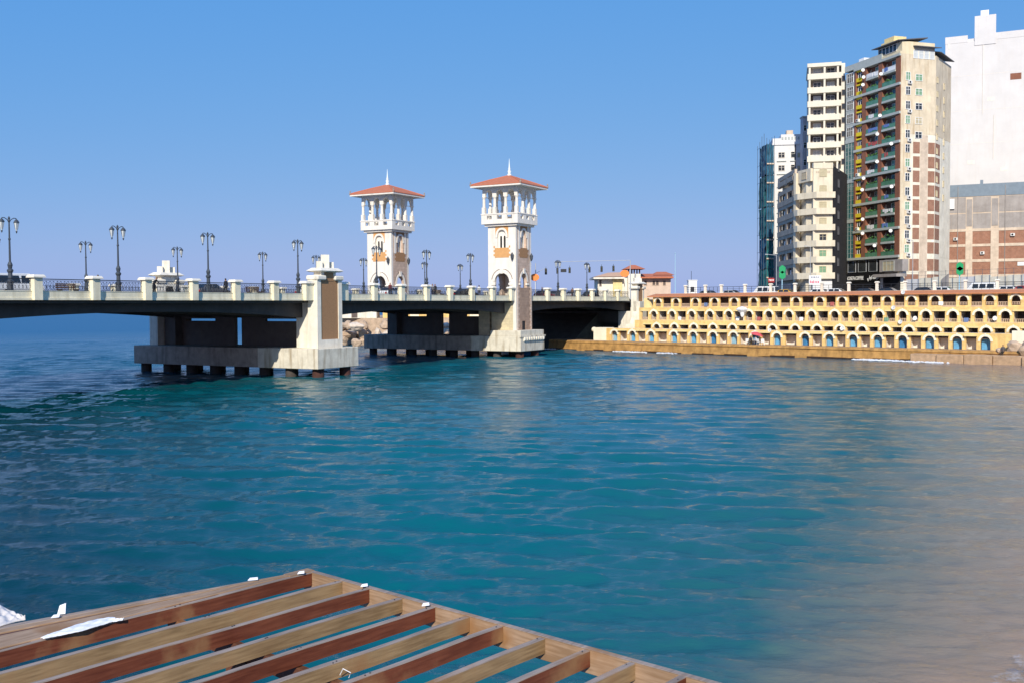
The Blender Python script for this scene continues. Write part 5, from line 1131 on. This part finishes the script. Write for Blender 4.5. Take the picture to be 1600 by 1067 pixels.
for a, b in cols:
    MB(Hf).box(a, b, -.1, .19, G0, zb_).build('concrete_column', 'concrete_frame', tH); MB(Hf).box(a + .15, b - .15, -.1, .06, zb_ + .8, zt - .6).build('concrete_column', 'grey_render', tH) if a else None
MB(Hf).box(.2, 1.9, .1, .5, zt - 2.6, zt - .4).build('air_duct', 'white_paint', tH)
for x in (2.6, 12.0, 17.2): MB(Hf).tube([(x, .16, G0 + 4), (x, .16, ZH - .4)], .07, 5).build('drain_pipe', 'grey_render', tH)
for x, z in ((2.2, zb_ - 2.2), (7.6, zb_ - 5.4), (13.5, zb_ - 1.6)): ac_unit(Hf, x, z, tH)
MB(Hf).box(17.4, 30, .06, .12, G0, G0 + 5.4).build('dark_opening', 'dark_gap', tH); MB(Hf).box(14.5, 20, .06, .2, zb_ - 8.0, zb_ - 7.2).build('white_strip', 'white_paint', tH)
# --- site hoarding wall and wire fence before them
hw = thing('hoarding_wall', at_y(1416, 440, 196) * 1.0, 'pale site wall with wire fence posts before the brick blocks', 'wall')
a = at_y(1416, 440, 196); b = at_y(1605, 440, 172); W_, LW = fr2((a.x, a.y), (b.x, b.y)); LW += 14
for k in range(int(LW / 3.2)):
    MB(W_).box(k * 3.2 + .03, k * 3.2 + 3.17, -.12, 0, G0, G0 + 3.6 + .15 * ((k * 7) % 3)).build('wall_panel', 'lime_render' if k % 4 else 'white_block', hw)
for k in range(int(LW / 1.6)): MB(W_).tube([(k * 1.6, .2, G0), (k * 1.6, .2, G0 + 5.0)], .035, 4).build('fence_post', 'scaffold', hw)
for z in (G0 + 4.9, G0 + 4.2, G0 + 2.5): MB(W_).tube([(0, .22, z), (LW, .22, z)], .02, 3).build('fence_wire', 'scaffold', hw)
MB(W_).prism([(8.6, G0), (8.6, G0 + 3.4), (10.2, G0 + 4.4), (10.4, G0 + .3)], .1, .2).build('gate_leaf', 'grey_render', hw)
# ------------------------------------------------------------------ street furniture on the promenade road
def pole_sign(px, top, Y, m_, label, signs, kind='road_sign'):
    p = at_y(px, 440, Y); t = thing(kind, (p.x, Y, G0), label, 'road sign'); f = Frame(t.location, (1, 0, 0), (0, 1, 0))
    zt = at_y(px, top, Y).z - G0; MB(f).tube([(0, 0, 0), (0, 0, zt)], .09, 7).build('post', m_, t)
    for (py, sm) in signs:
        z = at_y(px, py, Y).z - G0; o = [(.62 * math.cos(q + math.pi / 6), z + .72 * math.sin(q + math.pi / 6)) for q in [k * math.pi / 3 for k in range(6)]]; MB(f).prism(o, -.16, -.1).build('sign_plate', sm, t)
    return t
pole_sign(1222, 416, 172, 'pole_blue', 'two green signs on a pale blue pole before the old cream block', [(421.5, 'green_sign'), (430.5, 'green_sign')])
pole_sign(1499, 413, 158, 'pole_blue', 'green sign on thin pole before the brick block at right', [(417, 'green_sign'), (424, 'green_sign')])
def slim_lamp(px, top, Y, m_, label, reach=-1.4, r=.07):
    p = at_y(px, 440, Y); t = thing('street_lamp', (p.x, Y, G0), label, 'street lamp', 'slim lamps on the promenade'); f = Frame(t.location, (1, 0, 0), (0, 1, 0)); zt = at_y(px, top, Y).z - G0
    MB(f).tube([(0, 0, 0), (0, 0, zt)], r, 7, r * .7).build('pole', m_, t); MB(f).tube([(0, 0, zt - .05), (reach, 0, zt + .12)], r * .6, 5).build('arm', m_, t); MB(f).box(reach - .35, reach + .1, -.12, .12, zt + .05, zt + .18).build('lamp_head', m_, t)
slim_lamp(1213, 399, 175, 'pole_grey', 'slim grey street lamp beside the green signs', -1.6); slim_lamp(1266, 386, 190, 'pole_grey', 'slim grey street lamp before the old cream block', -.8)
slim_lamp(1426, 376, 178, 'pole_grey', 'slim grey street lamp before brick side of the brown pier tower', -.7)
p = at_y(1055, 440, 205); t = thing('flag_pole', (p.x, 205, G0), 'tall pale blue pole right of the red roofed house', 'pole'); MB().tube([(p.x, 205, G0), (p.x, 205, at_y(1055, 397, 205).z)], .1, 7, .06).build('shaft', 'pole_blue', t); MB().lathe([(.02, 0), (.12, .08), (.02, .2)], 0, 0, 6) ; MB(Frame((p.x, 205, at_y(1055, 397, 205).z), (1, 0, 0), (0, 1, 0))).lathe([(.03, -.02), (.13, .1), (.02, .22)], 0, 0, 7).build('ball', 'pole_blue', t)
# banner with pink lettering, white panel beside it
p = at_y(1264, 455, 178); q = at_y(1283, 455, 178); zt, zb2 = at_y(1270, 431, 178).z, at_y(1270, 445.5, 178).z
t = thing('banner', (p.x, 178, G0), 'white banner with a blue line and pink lettering above parked cars', 'banner'); MB().box(p.x, q.x, 178, 178.08, zb2, zt).build('sheet', 'white_paint', t)
m = MB(); [m.box(p.x + .15 + k * .28, p.x + .35 + k * .28 + R.uniform(-.05, .03), 177.97, 177.995, zb2 + .25 + R.uniform(0, .08), zb2 + .72 + R.uniform(-.12, .05)) for k in range(6)]; m.build('lettering', 'sign_pink', t)
m = MB(); [m.box(p.x + .3 + k * .3, p.x + .48 + k * .3, 177.97, 177.995, zt - .42 + R.uniform(0, .06), zt - .2) for k in range(5)]; m.build('lettering', 'sign_blue', t)
for x in (p.x + .1, q.x - .1): MB().tube([(x, 178.15, G0), (x, 178.15, zt)], .05, 5).build('post', 'pole_grey', t)
p = at_y(1200, 448, 190); q = at_y(1210, 448, 190); t = thing('red_billboard', (p.x, 190, G0), 'small dark red billboard below the netted building', 'billboard'); MB().box(p.x, q.x, 190, 190.1, at_y(0, 444, 190).z - .5, at_y(1205, 435, 190).z).build('board', 'red_sign', t)
m = MB(); [m.box(p.x + .15 + k * .25, p.x + .3 + k * .25, 189.97, 189.995, at_y(1205, 440, 190).z + R.uniform(0, .2), at_y(1205, 437, 190).z) for k in range(4)]; m.build('lettering', 'white_paint', t)
MB().tube([((p.x + q.x) / 2, 190.2, G0), ((p.x + q.x) / 2, 190.2, at_y(1205, 440, 190).z)], .08, 6).build('post', 'iron', t)
p = at_y(1076, 455, 196); t = thing('kiosk', (p.x, 196, G0), 'small white kiosk with an aerial standing on the promenade', 'kiosk'); wk = MB().box(p.x, p.x + 1.6, 196, 197.6, G0, at_y(1080, 439, 196).z).build('wall', 'white_paint', t); MB().box(p.x - .1, p.x + 1.7, 195.9, 197.7, at_y(1080, 439, 196).z, at_y(1080, 438, 196).z).build('roof', 'white_paint', t); MB().tube([(p.x + .6, 196.5, at_y(1080, 438, 196).z), (p.x + .6, 196.5, at_y(1080, 424, 196).z)], .04, 4).build('aerial', 'iron', t); MB().box(p.x + .4, p.x + 1.1, 195.96, 195.99, G0 + 1.4, G0 + 2.4).build('window', 'window_glass', wk)
# vehicles on the promenade road
hr = math.atan2(HUY, HUX)
def pcar(px, d, c, label, kind='saloon', cat='car', flip=0): s = s_at(px, d); p = HT(s, d, LAND + .0); car(p, hr + flip, c, label, kind, cat)
pcar(1195, -15.5, 'car_white', 'white van on promenade road left of the green signs', 'van', 'van', math.pi)
pcar(1145, -15, 'car_silver', 'silver car on promenade road left of the white van'); pcar(1109, -15.2, 'car_grey', 'dark grey car at left end of the promenade road'); pcar(1231, -16.5, 'car_yellow', 'yellow taxi right of the green signs')
pcar(1276, -15.5, 'car_white', 'white car parked below the pink lettered banner', flip=math.pi); pcar(1310, -15.8, 'car_white', 'white car right of the banner before the dark alley'); pcar(1356, -16, 'car_black', 'black car before the coffee shop')
pcar(1390, -16, 'car_black', 'black car right of the coffee shop front'); pcar(1448, -15.5, 'car_black', 'black car before the brick side of the tower'); pcar(1478, -15.2, 'car_white', 'white car left of the minibus'); pcar(1532, -15.5, 'car_white', 'white minibus with row of dark windows at right', 'van', 'minibus', math.pi); pcar(1580, -15, 'car_white', 'white car at the right edge of the road'); pcar(1606, -15, 'car_red', 'dark red car cut by the right edge')
# ------------------------------------------------------------------ house with red roofs at the bridge end
mat('roof_peach', (.60, .38, .24), var=.15, scale=3, bump=.4, bscale=8)
hs = thing('red_roofed_house', at_y(985, 455, 214), 'white and pink seaside house with red roofs behind bridge end', 'house')
def bb(x0, x1, ytop, ybot, Y, dep, m_, name, inset=0): a, b = at_y(x0, ytop, Y), at_y(x1, ybot, Y); return MB().box(a.x, b.x, Y + inset, Y + dep, min(G0, b.z) if ybot > 470 else b.z, a.z).build(name, m_, hs)
w1 = bb(934, 1003, 435, 480, 214, 9, 'plaster_white', 'wall'); 
bb(958, 972, 434.5, 480, 213.5, 1, 'hut_pale', 'wall'); 
a, b = at_y(927, 434, 213), at_y(975, 431, 213); m = MB(); m.box(a.x, b.x, 212.3, 224, a.z - .35, a.z); m.build('eave', 'plaster_white', hs)
m = MB(); zz = at_y(950, 433, 213).z; m.v += [Vector((a.x + .1, 212.4, zz)), Vector((b.x, 212.4, zz)), Vector((b.x, 223.9, zz)), Vector((a.x + .1, 223.9, zz)), Vector((a.x + 3.5, 218, zz + 1.0)), Vector((b.x, 218, zz + 1.1))]; m.fc += [[0, 1, 5, 4], [1, 2, 5], [2, 3, 4, 5], [3, 0, 4], [3, 2, 1, 0]]; m.build('roof', 'roof_peach', hs)
bb(981.5, 1001, 428.5, 480, 212.5, 5, 'plaster_white', 'stair_tower'); a, b = at_y(981.5, 430, 212.5), at_y(1001, 421, 212.5)
for x in (a.x + .1, (a.x + b.x) / 2, b.x - .2): MB().box(x - .12, x + .12, 212.6, 212.9, a.z, b.z).build('lookout_post', 'bench_wood', hs); MB().box(x - .12, x + .12, 217, 217.3, a.z, b.z).build('lookout_post', 'bench_wood', hs)
m = MB(); e = .9; z0 = b.z; m.v += [Vector((a.x - e, 211.6, z0)), Vector((b.x + e, 211.6, z0)), Vector((b.x + e, 218.4, z0)), Vector((a.x - e, 218.4, z0)), Vector(((a.x + b.x) / 2 - .5, 215, z0 + .95)), Vector(((a.x + b.x) / 2 + .5, 215, z0 + .95))]; m.fc += [[0, 1, 5, 4], [1, 2, 5], [2, 3, 4, 5], [3, 0, 4], [3, 2, 1, 0]]; m.build('roof', 'roof_tile', hs)
w3 = bb(1001, 1048, 435, 480, 215, 9, 'quoin', 'wall'); a, b = at_y(1001, 431, 214), at_y(1052, 436, 214)
m = MB(); m.prism_u([(213.6, b.z + .1), (213.6, b.z + .35), (219, a.z + .5), (219, b.z)], a.x, b.x); m.build('roof', 'roof_tile', hs)
a, b = at_y(1020, 430.5, 217), at_y(1053, 427, 217); m = MB(); z0 = a.z; m.v += [Vector((a.x, 216, z0)), Vector((b.x, 216, z0)), Vector((b.x, 224, z0)), Vector((a.x, 224, z0)), Vector(((a.x + b.x) / 2 - 1, 220, z0 + .8)), Vector(((a.x + b.x) / 2 + 1, 220, z0 + .8))]; m.fc += [[0, 1, 5, 4], [1, 2, 5], [2, 3, 4, 5], [3, 0, 4], [3, 2, 1, 0]]; m.build('roof', 'roof_tile', hs)
MB().box(a.x + .6, b.x - .6, 216.6, 223.4, at_y(1040, 436, 217).z, z0).build('upper_wall', 'hut_dark', hs)
fh = Frame((0, 215, 0), (1, 0, 0), (0, -1, 0))
for px in (1008.5, 1021.5, 1027, 1038): p = at_y(px, 446, 215); window(fh, p.x, p.z, .55, .9, hs, 'quoin', 'hut_dark', d=.02, bars=0, cross=False)
fh = Frame((0, 214, 0), (1, 0, 0), (0, -1, 0))
for px, w, h in ((937, .5, 1.4), (975, .25, .6)): p = at_y(px, 448, 214); window(fh, p.x + .15, p.z, w, h, hs, 'plaster_white', 'hut_dark', d=.02, bars=0, cross=False)
# ------------------------------------------------------------------ boulders on the shore beyond the bridge
def boulder(loc, r, m_, label, rr):
    bm = bmesh.new(); bmesh.ops.create_icosphere(bm, subdivisions=2, radius=1); sx, sy, sz = rr.uniform(.8, 1.4), rr.uniform(.8, 1.2), rr.uniform(.6, 1.0)
    ph = [rr.uniform(0, 6) for _ in range(3)]
    for v in bm.verts:
        c = v.co.copy(); k = 1 + .16 * math.sin(3 * c.x + ph[0]) + .14 * math.sin(4 * c.y + ph[1]) + .12 * math.sin(4 * c.z + ph[2]) + rr.uniform(-.07, .07)
        v.co = Vector((c.x * sx, c.y * sy, c.z * sz)) * k * r
    me = bpy.data.meshes.new('boulder'); bm.to_mesh(me); bm.free(); me.materials.append(M[m_]); o = bpy.data.objects.new('boulder', me); COL.objects.link(o); o.location = loc; o.rotation_euler.z = rr.uniform(0, 6)
    return tag(o, label, 'rock', 'boulders on the shore seen below the bridge')
rr = random.Random(3)
for i in range(60):
    tX = rr.random(); x = -35 + 24 * tX; y = 190 + rr.uniform(0, 9) + 2 * (1 - tX); lvl = rr.choice((0, 0, 1, 1, 2)); z = .5 + lvl * 1.6 + rr.uniform(-.3, .3); y += lvl * 2.4
    boulder((x, y, z), rr.uniform(.7, 1.6), rr.choice(('rock', 'rock_pale', 'rock')), 'brown sunlit boulder heaped on the shore beyond the bridge', rr)
for i, (ds, d, z, r_) in enumerate(((.8, 1.0, 2.1, 1.0), (2.8, .8, 2.5, 1.3), (2.0, 2.2, 1.8, .8), (5.0, 1.3, 2.3, 1.4), (-.9, 2.2, 1.7, .4))):
    boulder(HT(e4 + ds, d, z), r_, 'rock', ('grey brown rock heaped below small white wall, left of its heap', 'large rock at the right edge of the picture', 'low rock in front of the heap at far right', 'rock cut off by the right edge of the picture', 'small rock on the ledge beside the sitting person')[i], rr)
m = MB(); m.plan([(-35, 206), (-30, 203), (-8, 203), (2, 201), (-14, 214), (-2, 262), (-40, 262)], -2, 5.2); tag(m.build('headland', 'rock'), kind='structure')
sh = thing('shore_hut', (-29, 203, 5.2), 'low pale hut on the rocks seen below the bridge', 'hut'); MB().box(-36, -27, 203, 208, 5.2, 7.6).build('wall', 'plaster_white', sh); MB().box(-36.4, -26.6, 202.6, 208.4, 7.6, 7.9).build('roof', 'rock', sh); MB().box(-32, -30.8, 202.95, 203.0, 5.3, 7.2).build('door', 'hut_dark', sh)
sh = thing('shore_hut', (-14, 203, 5.2), 'yellow beach building glimpsed through the slots of the tower pier', 'hut'); MB().box(-26, -1, 205, 209, 5.2, 8.2).build('wall', 'hut_yellow', sh); MB().box(-26.3, -.7, 204.7, 209.3, 8.2, 8.5).build('roof', 'roof_orange', sh)
for k in range(6): MB().box(-24.5 + k * 4, -22.7 + k * 4, 204.95, 205.0, 5.3, 7.4).build('door', 'hut_white', sh)
# ------------------------------------------------------------------ pergola in the foreground
def wood_mat(name, c1, c2, rough=.55, turn=49.8):
    m = bpy.data.materials.new(name); m.use_nodes = True; nt = m.node_tree; N = nt.nodes; L = nt.links; b = N['Principled BSDF']; b.inputs['Roughness'].default_value = rough; b.inputs['Specular IOR Level'].default_value = .3
    g = N.new('ShaderNodeNewGeometry'); oi = N.new('ShaderNodeObjectInfo')
    mp = N.new('ShaderNodeMapping'); mp.inputs['Rotation'].default_value = (0, 0, -rad(turn)); L.new(g.outputs['Position'], mp.inputs['Vector'])
    mp2 = N.new('ShaderNodeMapping'); mp2.inputs['Scale'].default_value = (3.5, 45, 45); L.new(mp.outputs[0], mp2.inputs['Vector'])
    va = N.new('ShaderNodeVectorMath'); va.operation = 'ADD'; L.new(mp2.outputs[0], va.inputs[0]); L.new(oi.outputs['Random'], va.inputs[1])
    n1 = N.new('ShaderNodeTexNoise'); n1.inputs['Scale'].default_value = 1.0; n1.inputs['Detail'].default_value = 6; L.new(va.outputs[0], n1.inputs['Vector'])
    n2 = N.new('ShaderNodeTexNoise'); n2.inputs['Scale'].default_value = 1.3; n2.inputs['Detail'].default_value = 5; L.new(g.outputs['Position'], n2.inputs['Vector'])
    ad = N.new('ShaderNodeMath'); ad.operation = 'ADD'; L.new(n1.outputs['Fac'], ad.inputs[0]); L.new(n2.outputs['Fac'], ad.inputs[1])
    cr = N.new('ShaderNodeValToRGB'); cr.color_ramp.elements[0].position = .38; cr.color_ramp.elements[0].color = (*c1, 1); cr.color_ramp.elements[1].position = .62; cr.color_ramp.elements[1].color = (*c2, 1)
    hf = N.new('ShaderNodeMath'); hf.operation = 'MULTIPLY'; hf.inputs[1].default_value = .5; L.new(ad.outputs[0], hf.inputs[0]); L.new(hf.outputs[0], cr.inputs[0])
    pt = N.new('ShaderNodeMapRange'); pt.inputs[1].default_value = .56; pt.inputs[2].default_value = .68; L.new(n2.outputs['Fac'], pt.inputs[0])
    px_ = N.new('ShaderNodeMix'); px_.data_type = 'RGBA'; px_.inputs[7].default_value = (.30, .16, .07, 1); L.new(pt.outputs[0], px_.inputs[0]); L.new(cr.outputs[0], px_.inputs[6])
    L.new(px_.outputs[2], b.inputs['Base Color']); bp = N.new('ShaderNodeBump'); bp.inputs['Strength'].default_value = .35; bp.inputs['Distance'].default_value = .005; L.new(n1.outputs['Fac'], bp.inputs['Height']); L.new(bp.outputs[0], b.inputs['Normal']); M[name] = m
wood_mat('wood_yellow', (.21, .13, .06), (.38, .25, .125)); wood_mat('wood_red', (.11, .027, .012), (.20, .060, .028)); wood_mat('wood_grey', (.24, .18, .14), (.42, .33, .27), .8); wood_mat('wood_tan', (.27, .165, .09), (.46, .31, .20), .7); wood_mat('wood_edge', (.27, .165, .09), (.46, .31, .20), .7, -41.8); wood_mat('wood_dark', (.10, .04, .02), (.17, .07, .035))
PH = 2.8; PZ = H - PH
cA = at_z(490, 892, PZ); ex = Vector((.745, -.667, 0)); ey = Vector((-.652, -.758, 0))   # ex along the near-right edge, ey back towards the left under the camera
PG = Frame((cA.x, cA.y, PZ), ex, ey)
perg = thing('timber_pergola', (cA.x, cA.y, PZ - 2.7), 'open timber pergola of alternating red and yellow beams in the foreground', 'pergola')
edge_px = [(490, 892), (533.6, 906), (575, 918), (625.4, 932.4), (676.7, 946.7), (733, 961), (788.8, 974), (853, 992.5), (922.3, 1012), (996, 1030), (1070.8, 1053.6)]
es = [(at_z(x, y, PZ) - cA).dot(ex) for x, y in edge_px]; st = (es[-1] - es[1]) / 9
es += [es[-1] + st * (k + 1) for k in range(6)]
bh = .135
def warped(s, w, z0, z1, y0, y1, dev, n=24):          # a beam with a slight bow, waver and chipped edge
    m = MB(PG); ph = R.uniform(0, 6)
    for i in range(n + 1):
        y = y0 + (y1 - y0) * i / n; o = dev * math.sin(math.pi * i / n) + .003 * math.sin(5.1 * y + ph); h = .003 * math.sin(3.7 * y + ph * 2)
        for a, c in ((-w, z0), (w, z0), (w, z1), (-w, z1)): m.v.append(PG(s + o + a + R.uniform(-.0012, .0012), y, c + h + R.uniform(-.0012, .0012)))
    for i in range(n):
        for k in range(4): a, b = i * 4 + k, i * 4 + (k + 1) % 4; m.fc.append([a, b, b + 4, a + 4])
    m.fc += [[3, 2, 1, 0], [n * 4, n * 4 + 1, n * 4 + 2, n * 4 + 3]]; return m
for i, s in enumerate(es):
    red = (i % 2 == 0); dv = R.uniform(-.018, .018); st_ = R.getstate()
    o = warped(s, .026, -bh + R.uniform(-.004, .004), -.004 - .004 * (i % 2), .045, 9.5, dv).build('beam', 'wood_red' if red else 'wood_yellow', perg)
    R.setstate(st_); R.uniform(-.004, .004)
    warped(s, .0275, -.006 - .004 * (i % 2), .001 - .004 * (i % 2), .046, 9.5, dv).build('beam_top', 'wood_grey', o)
    for y in (.12, 1.57, 1.61, 4.22):
        m = MB(PG); m.lathe([(.007, .001 - .004 * (i % 2)), (.006, .006 - .004 * (i % 2))], s + R.uniform(-.012, .012), y + R.uniform(-.02, .02), 6); m.build('nail_head', 'iron', o)
    m = MB(PG); m.box(s - .05, s + .05, -.0135, -.0105, -.1, -.02); m.build('end_stain', 'wood_dark', o) if i % 3 == 1 else None
MB(PG).box(-.12, es[-1] + 1, -.01, .04, -.2, .0).build('edge_board', 'wood_edge', perg, bevel=.004)
MB(PG).box(-.12, es[-1] + 1, -.014, .046, .0005, .006).build('edge_board_top', 'wood_grey', perg)
for d, zz in ((1.55, 0), (4.2, 0), (6.8, 0)):
    MB(PG).box(-.15, es[-1] + 1, d, d + .07, -bh - .15, -bh - .006).build('cross_beam', 'wood_dark', perg, bevel=.004)
    for s in (1.1, 4.0):
        MB(PG).box(s - .06, s + .06, d + .08, d + .2, -5.6, -bh - .01).build('post', 'wood_dark', perg)
# flat boards along the outer (left) side
for k, (a0, a1, mt, z0, z1) in enumerate(((0, .105, 'wood_tan', -.02, .012), (.112, .128, 'wood_dark', -.03, .002), (.133, .165, 'wood_tan', -.025, .010), (.17, .20, 'wood_grey', -.03, .013))):
    MB(PG).plan([(-.03 - a0 * .3, .3), (-.03 - a0 * 9.5, 9.5), (-.03 - a1 * 9.5, 9.5), (-.03 - a1 * .3, .3)], z0, z1).build('side_board', mt, perg, bevel=.003)
MB(PG).box(-.12, .0, -.01, .3, -.02, .012).build('corner_block', 'wood_tan', perg); MB(PG).prism([(-.12, -.15), (-.12, .0), (-.02, .0), (-.02, -.15)], .3, 9.5).build('side_joist', 'wood_dark', perg)
# litter: torn white sheet, paper scraps, sack
mat('paper', (.8, .8, .8), var=.05, bump=.1); mat('sack', (.62, .58, .55), var=.12, scale=5, bump=.5, bscale=20)
def on_perg(px, py, dz=0): return at_z(px, py, PZ + dz)
def cloth(name, top, bot, nu, nv, amp, label, cat, mt, base=.016):
    m = MB(); ph = [R.uniform(0, 6) for _ in range(4)]
    for i in range(nu + 1):
        q = i / nu * (len(top) - 1); k = min(int(q), len(top) - 2); t_ = q - k
        a = on_perg(top[k][0] + (top[k + 1][0] - top[k][0]) * t_, top[k][1] + (top[k + 1][1] - top[k][1]) * t_, base); b = on_perg(bot[k][0] + (bot[k + 1][0] - bot[k][0]) * t_, bot[k][1] + (bot[k + 1][1] - bot[k][1]) * t_, base)
        for j in range(nv + 1):
            w = j / nv; p = a.lerp(b, w); e = math.sin(math.pi * w) ** .5
            p.z += amp * e * (abs(math.sin(9 * w + 5 * i / nu + ph[0])) + .6 * abs(math.sin(17 * i / nu + 4 * w + ph[1])) + .35 * math.sin(31 * i / nu - 11 * w + ph[2])) + R.uniform(0, .003); m.v.append(p)
    for i in range(nu):
        for j in range(nv): a = i * (nv + 1) + j; m.fc.append([a, a + 1, a + nv + 2, a + nv + 1])
    o = m.build(name, mt, smooth=True); md = o.modifiers.new('t', 'SOLIDIFY'); md.thickness = .004; return tag(o, label, cat)
cloth('torn_sheet', [(63, 997), (85, 988), (120, 975), (150, 967), (178, 964), (183, 968), (194, 967)], [(68, 998), (95, 992), (125, 986), (152, 978), (176, 971), (184, 970), (192, 968.5)], 60, 12, .012, 'torn strip of white sheeting lying along left side of the pergola', 'sheet', 'paper')
for i, (px, py, w) in enumerate(((96, 959, 'standing curled on the outer pergola board'), (86, 964.5, 'lying left of the curled one on the outer board'), (395, 906, 'on the outer board near the pergola corner'), (470, 896, 'beside the pergola corner'), (569, 916, 'on the near edge at the third beam'), (665, 946, 'on the near edge at the fifth beam'))):
    p = on_perg(px, py, .02); m = MB(Frame(p, (1, 0, 0), (0, 1, 0))); s = .035 if i != 2 else .05; h = .09 if i == 0 else .02
    m.v += [m.f(-s, -.01, 0), m.f(s, 0, .005), m.f(s * .8, .03, h), m.f(-s * .7, .02, h * .8), m.f(-s, .0, .004), m.f(s, .01, .009), m.f(s * .8, .04, h + .003), m.f(-s * .7, .03, h * .8 + .003)]
    m.fc += [[0, 1, 2, 3], [7, 6, 5, 4], [0, 4, 5, 1], [1, 5, 6, 2], [2, 6, 7, 3], [3, 7, 4, 0]]; tag(m.build('paper_scrap', 'paper'), 'small white paper scrap ' + w, 'paper', 'paper scraps on the pergola')
cloth('cloth_sheet', [(-120, 925), (-60, 930), (0, 945), (22, 957), (38, 966)], [(-120, 990), (-60, 988), (0, 978), (24, 971), (40, 968)], 70, 40, .022, 'crumpled pale cloth sheet at left end of the pergola', 'cloth', 'sack', .02)
m = MB(); p = on_perg(545, 1058, -.1); m.tube([(p.x, p.y, p.z), (p.x + .02, p.y - .03, p.z + .05), (p.x - .05, p.y + .03, p.z + .06), (p.x - .08, p.y + .06, p.z)], .004, 4); tag(m.build('string', 'paper'), 'short white string on cross beam at bottom of pergola', 'string')
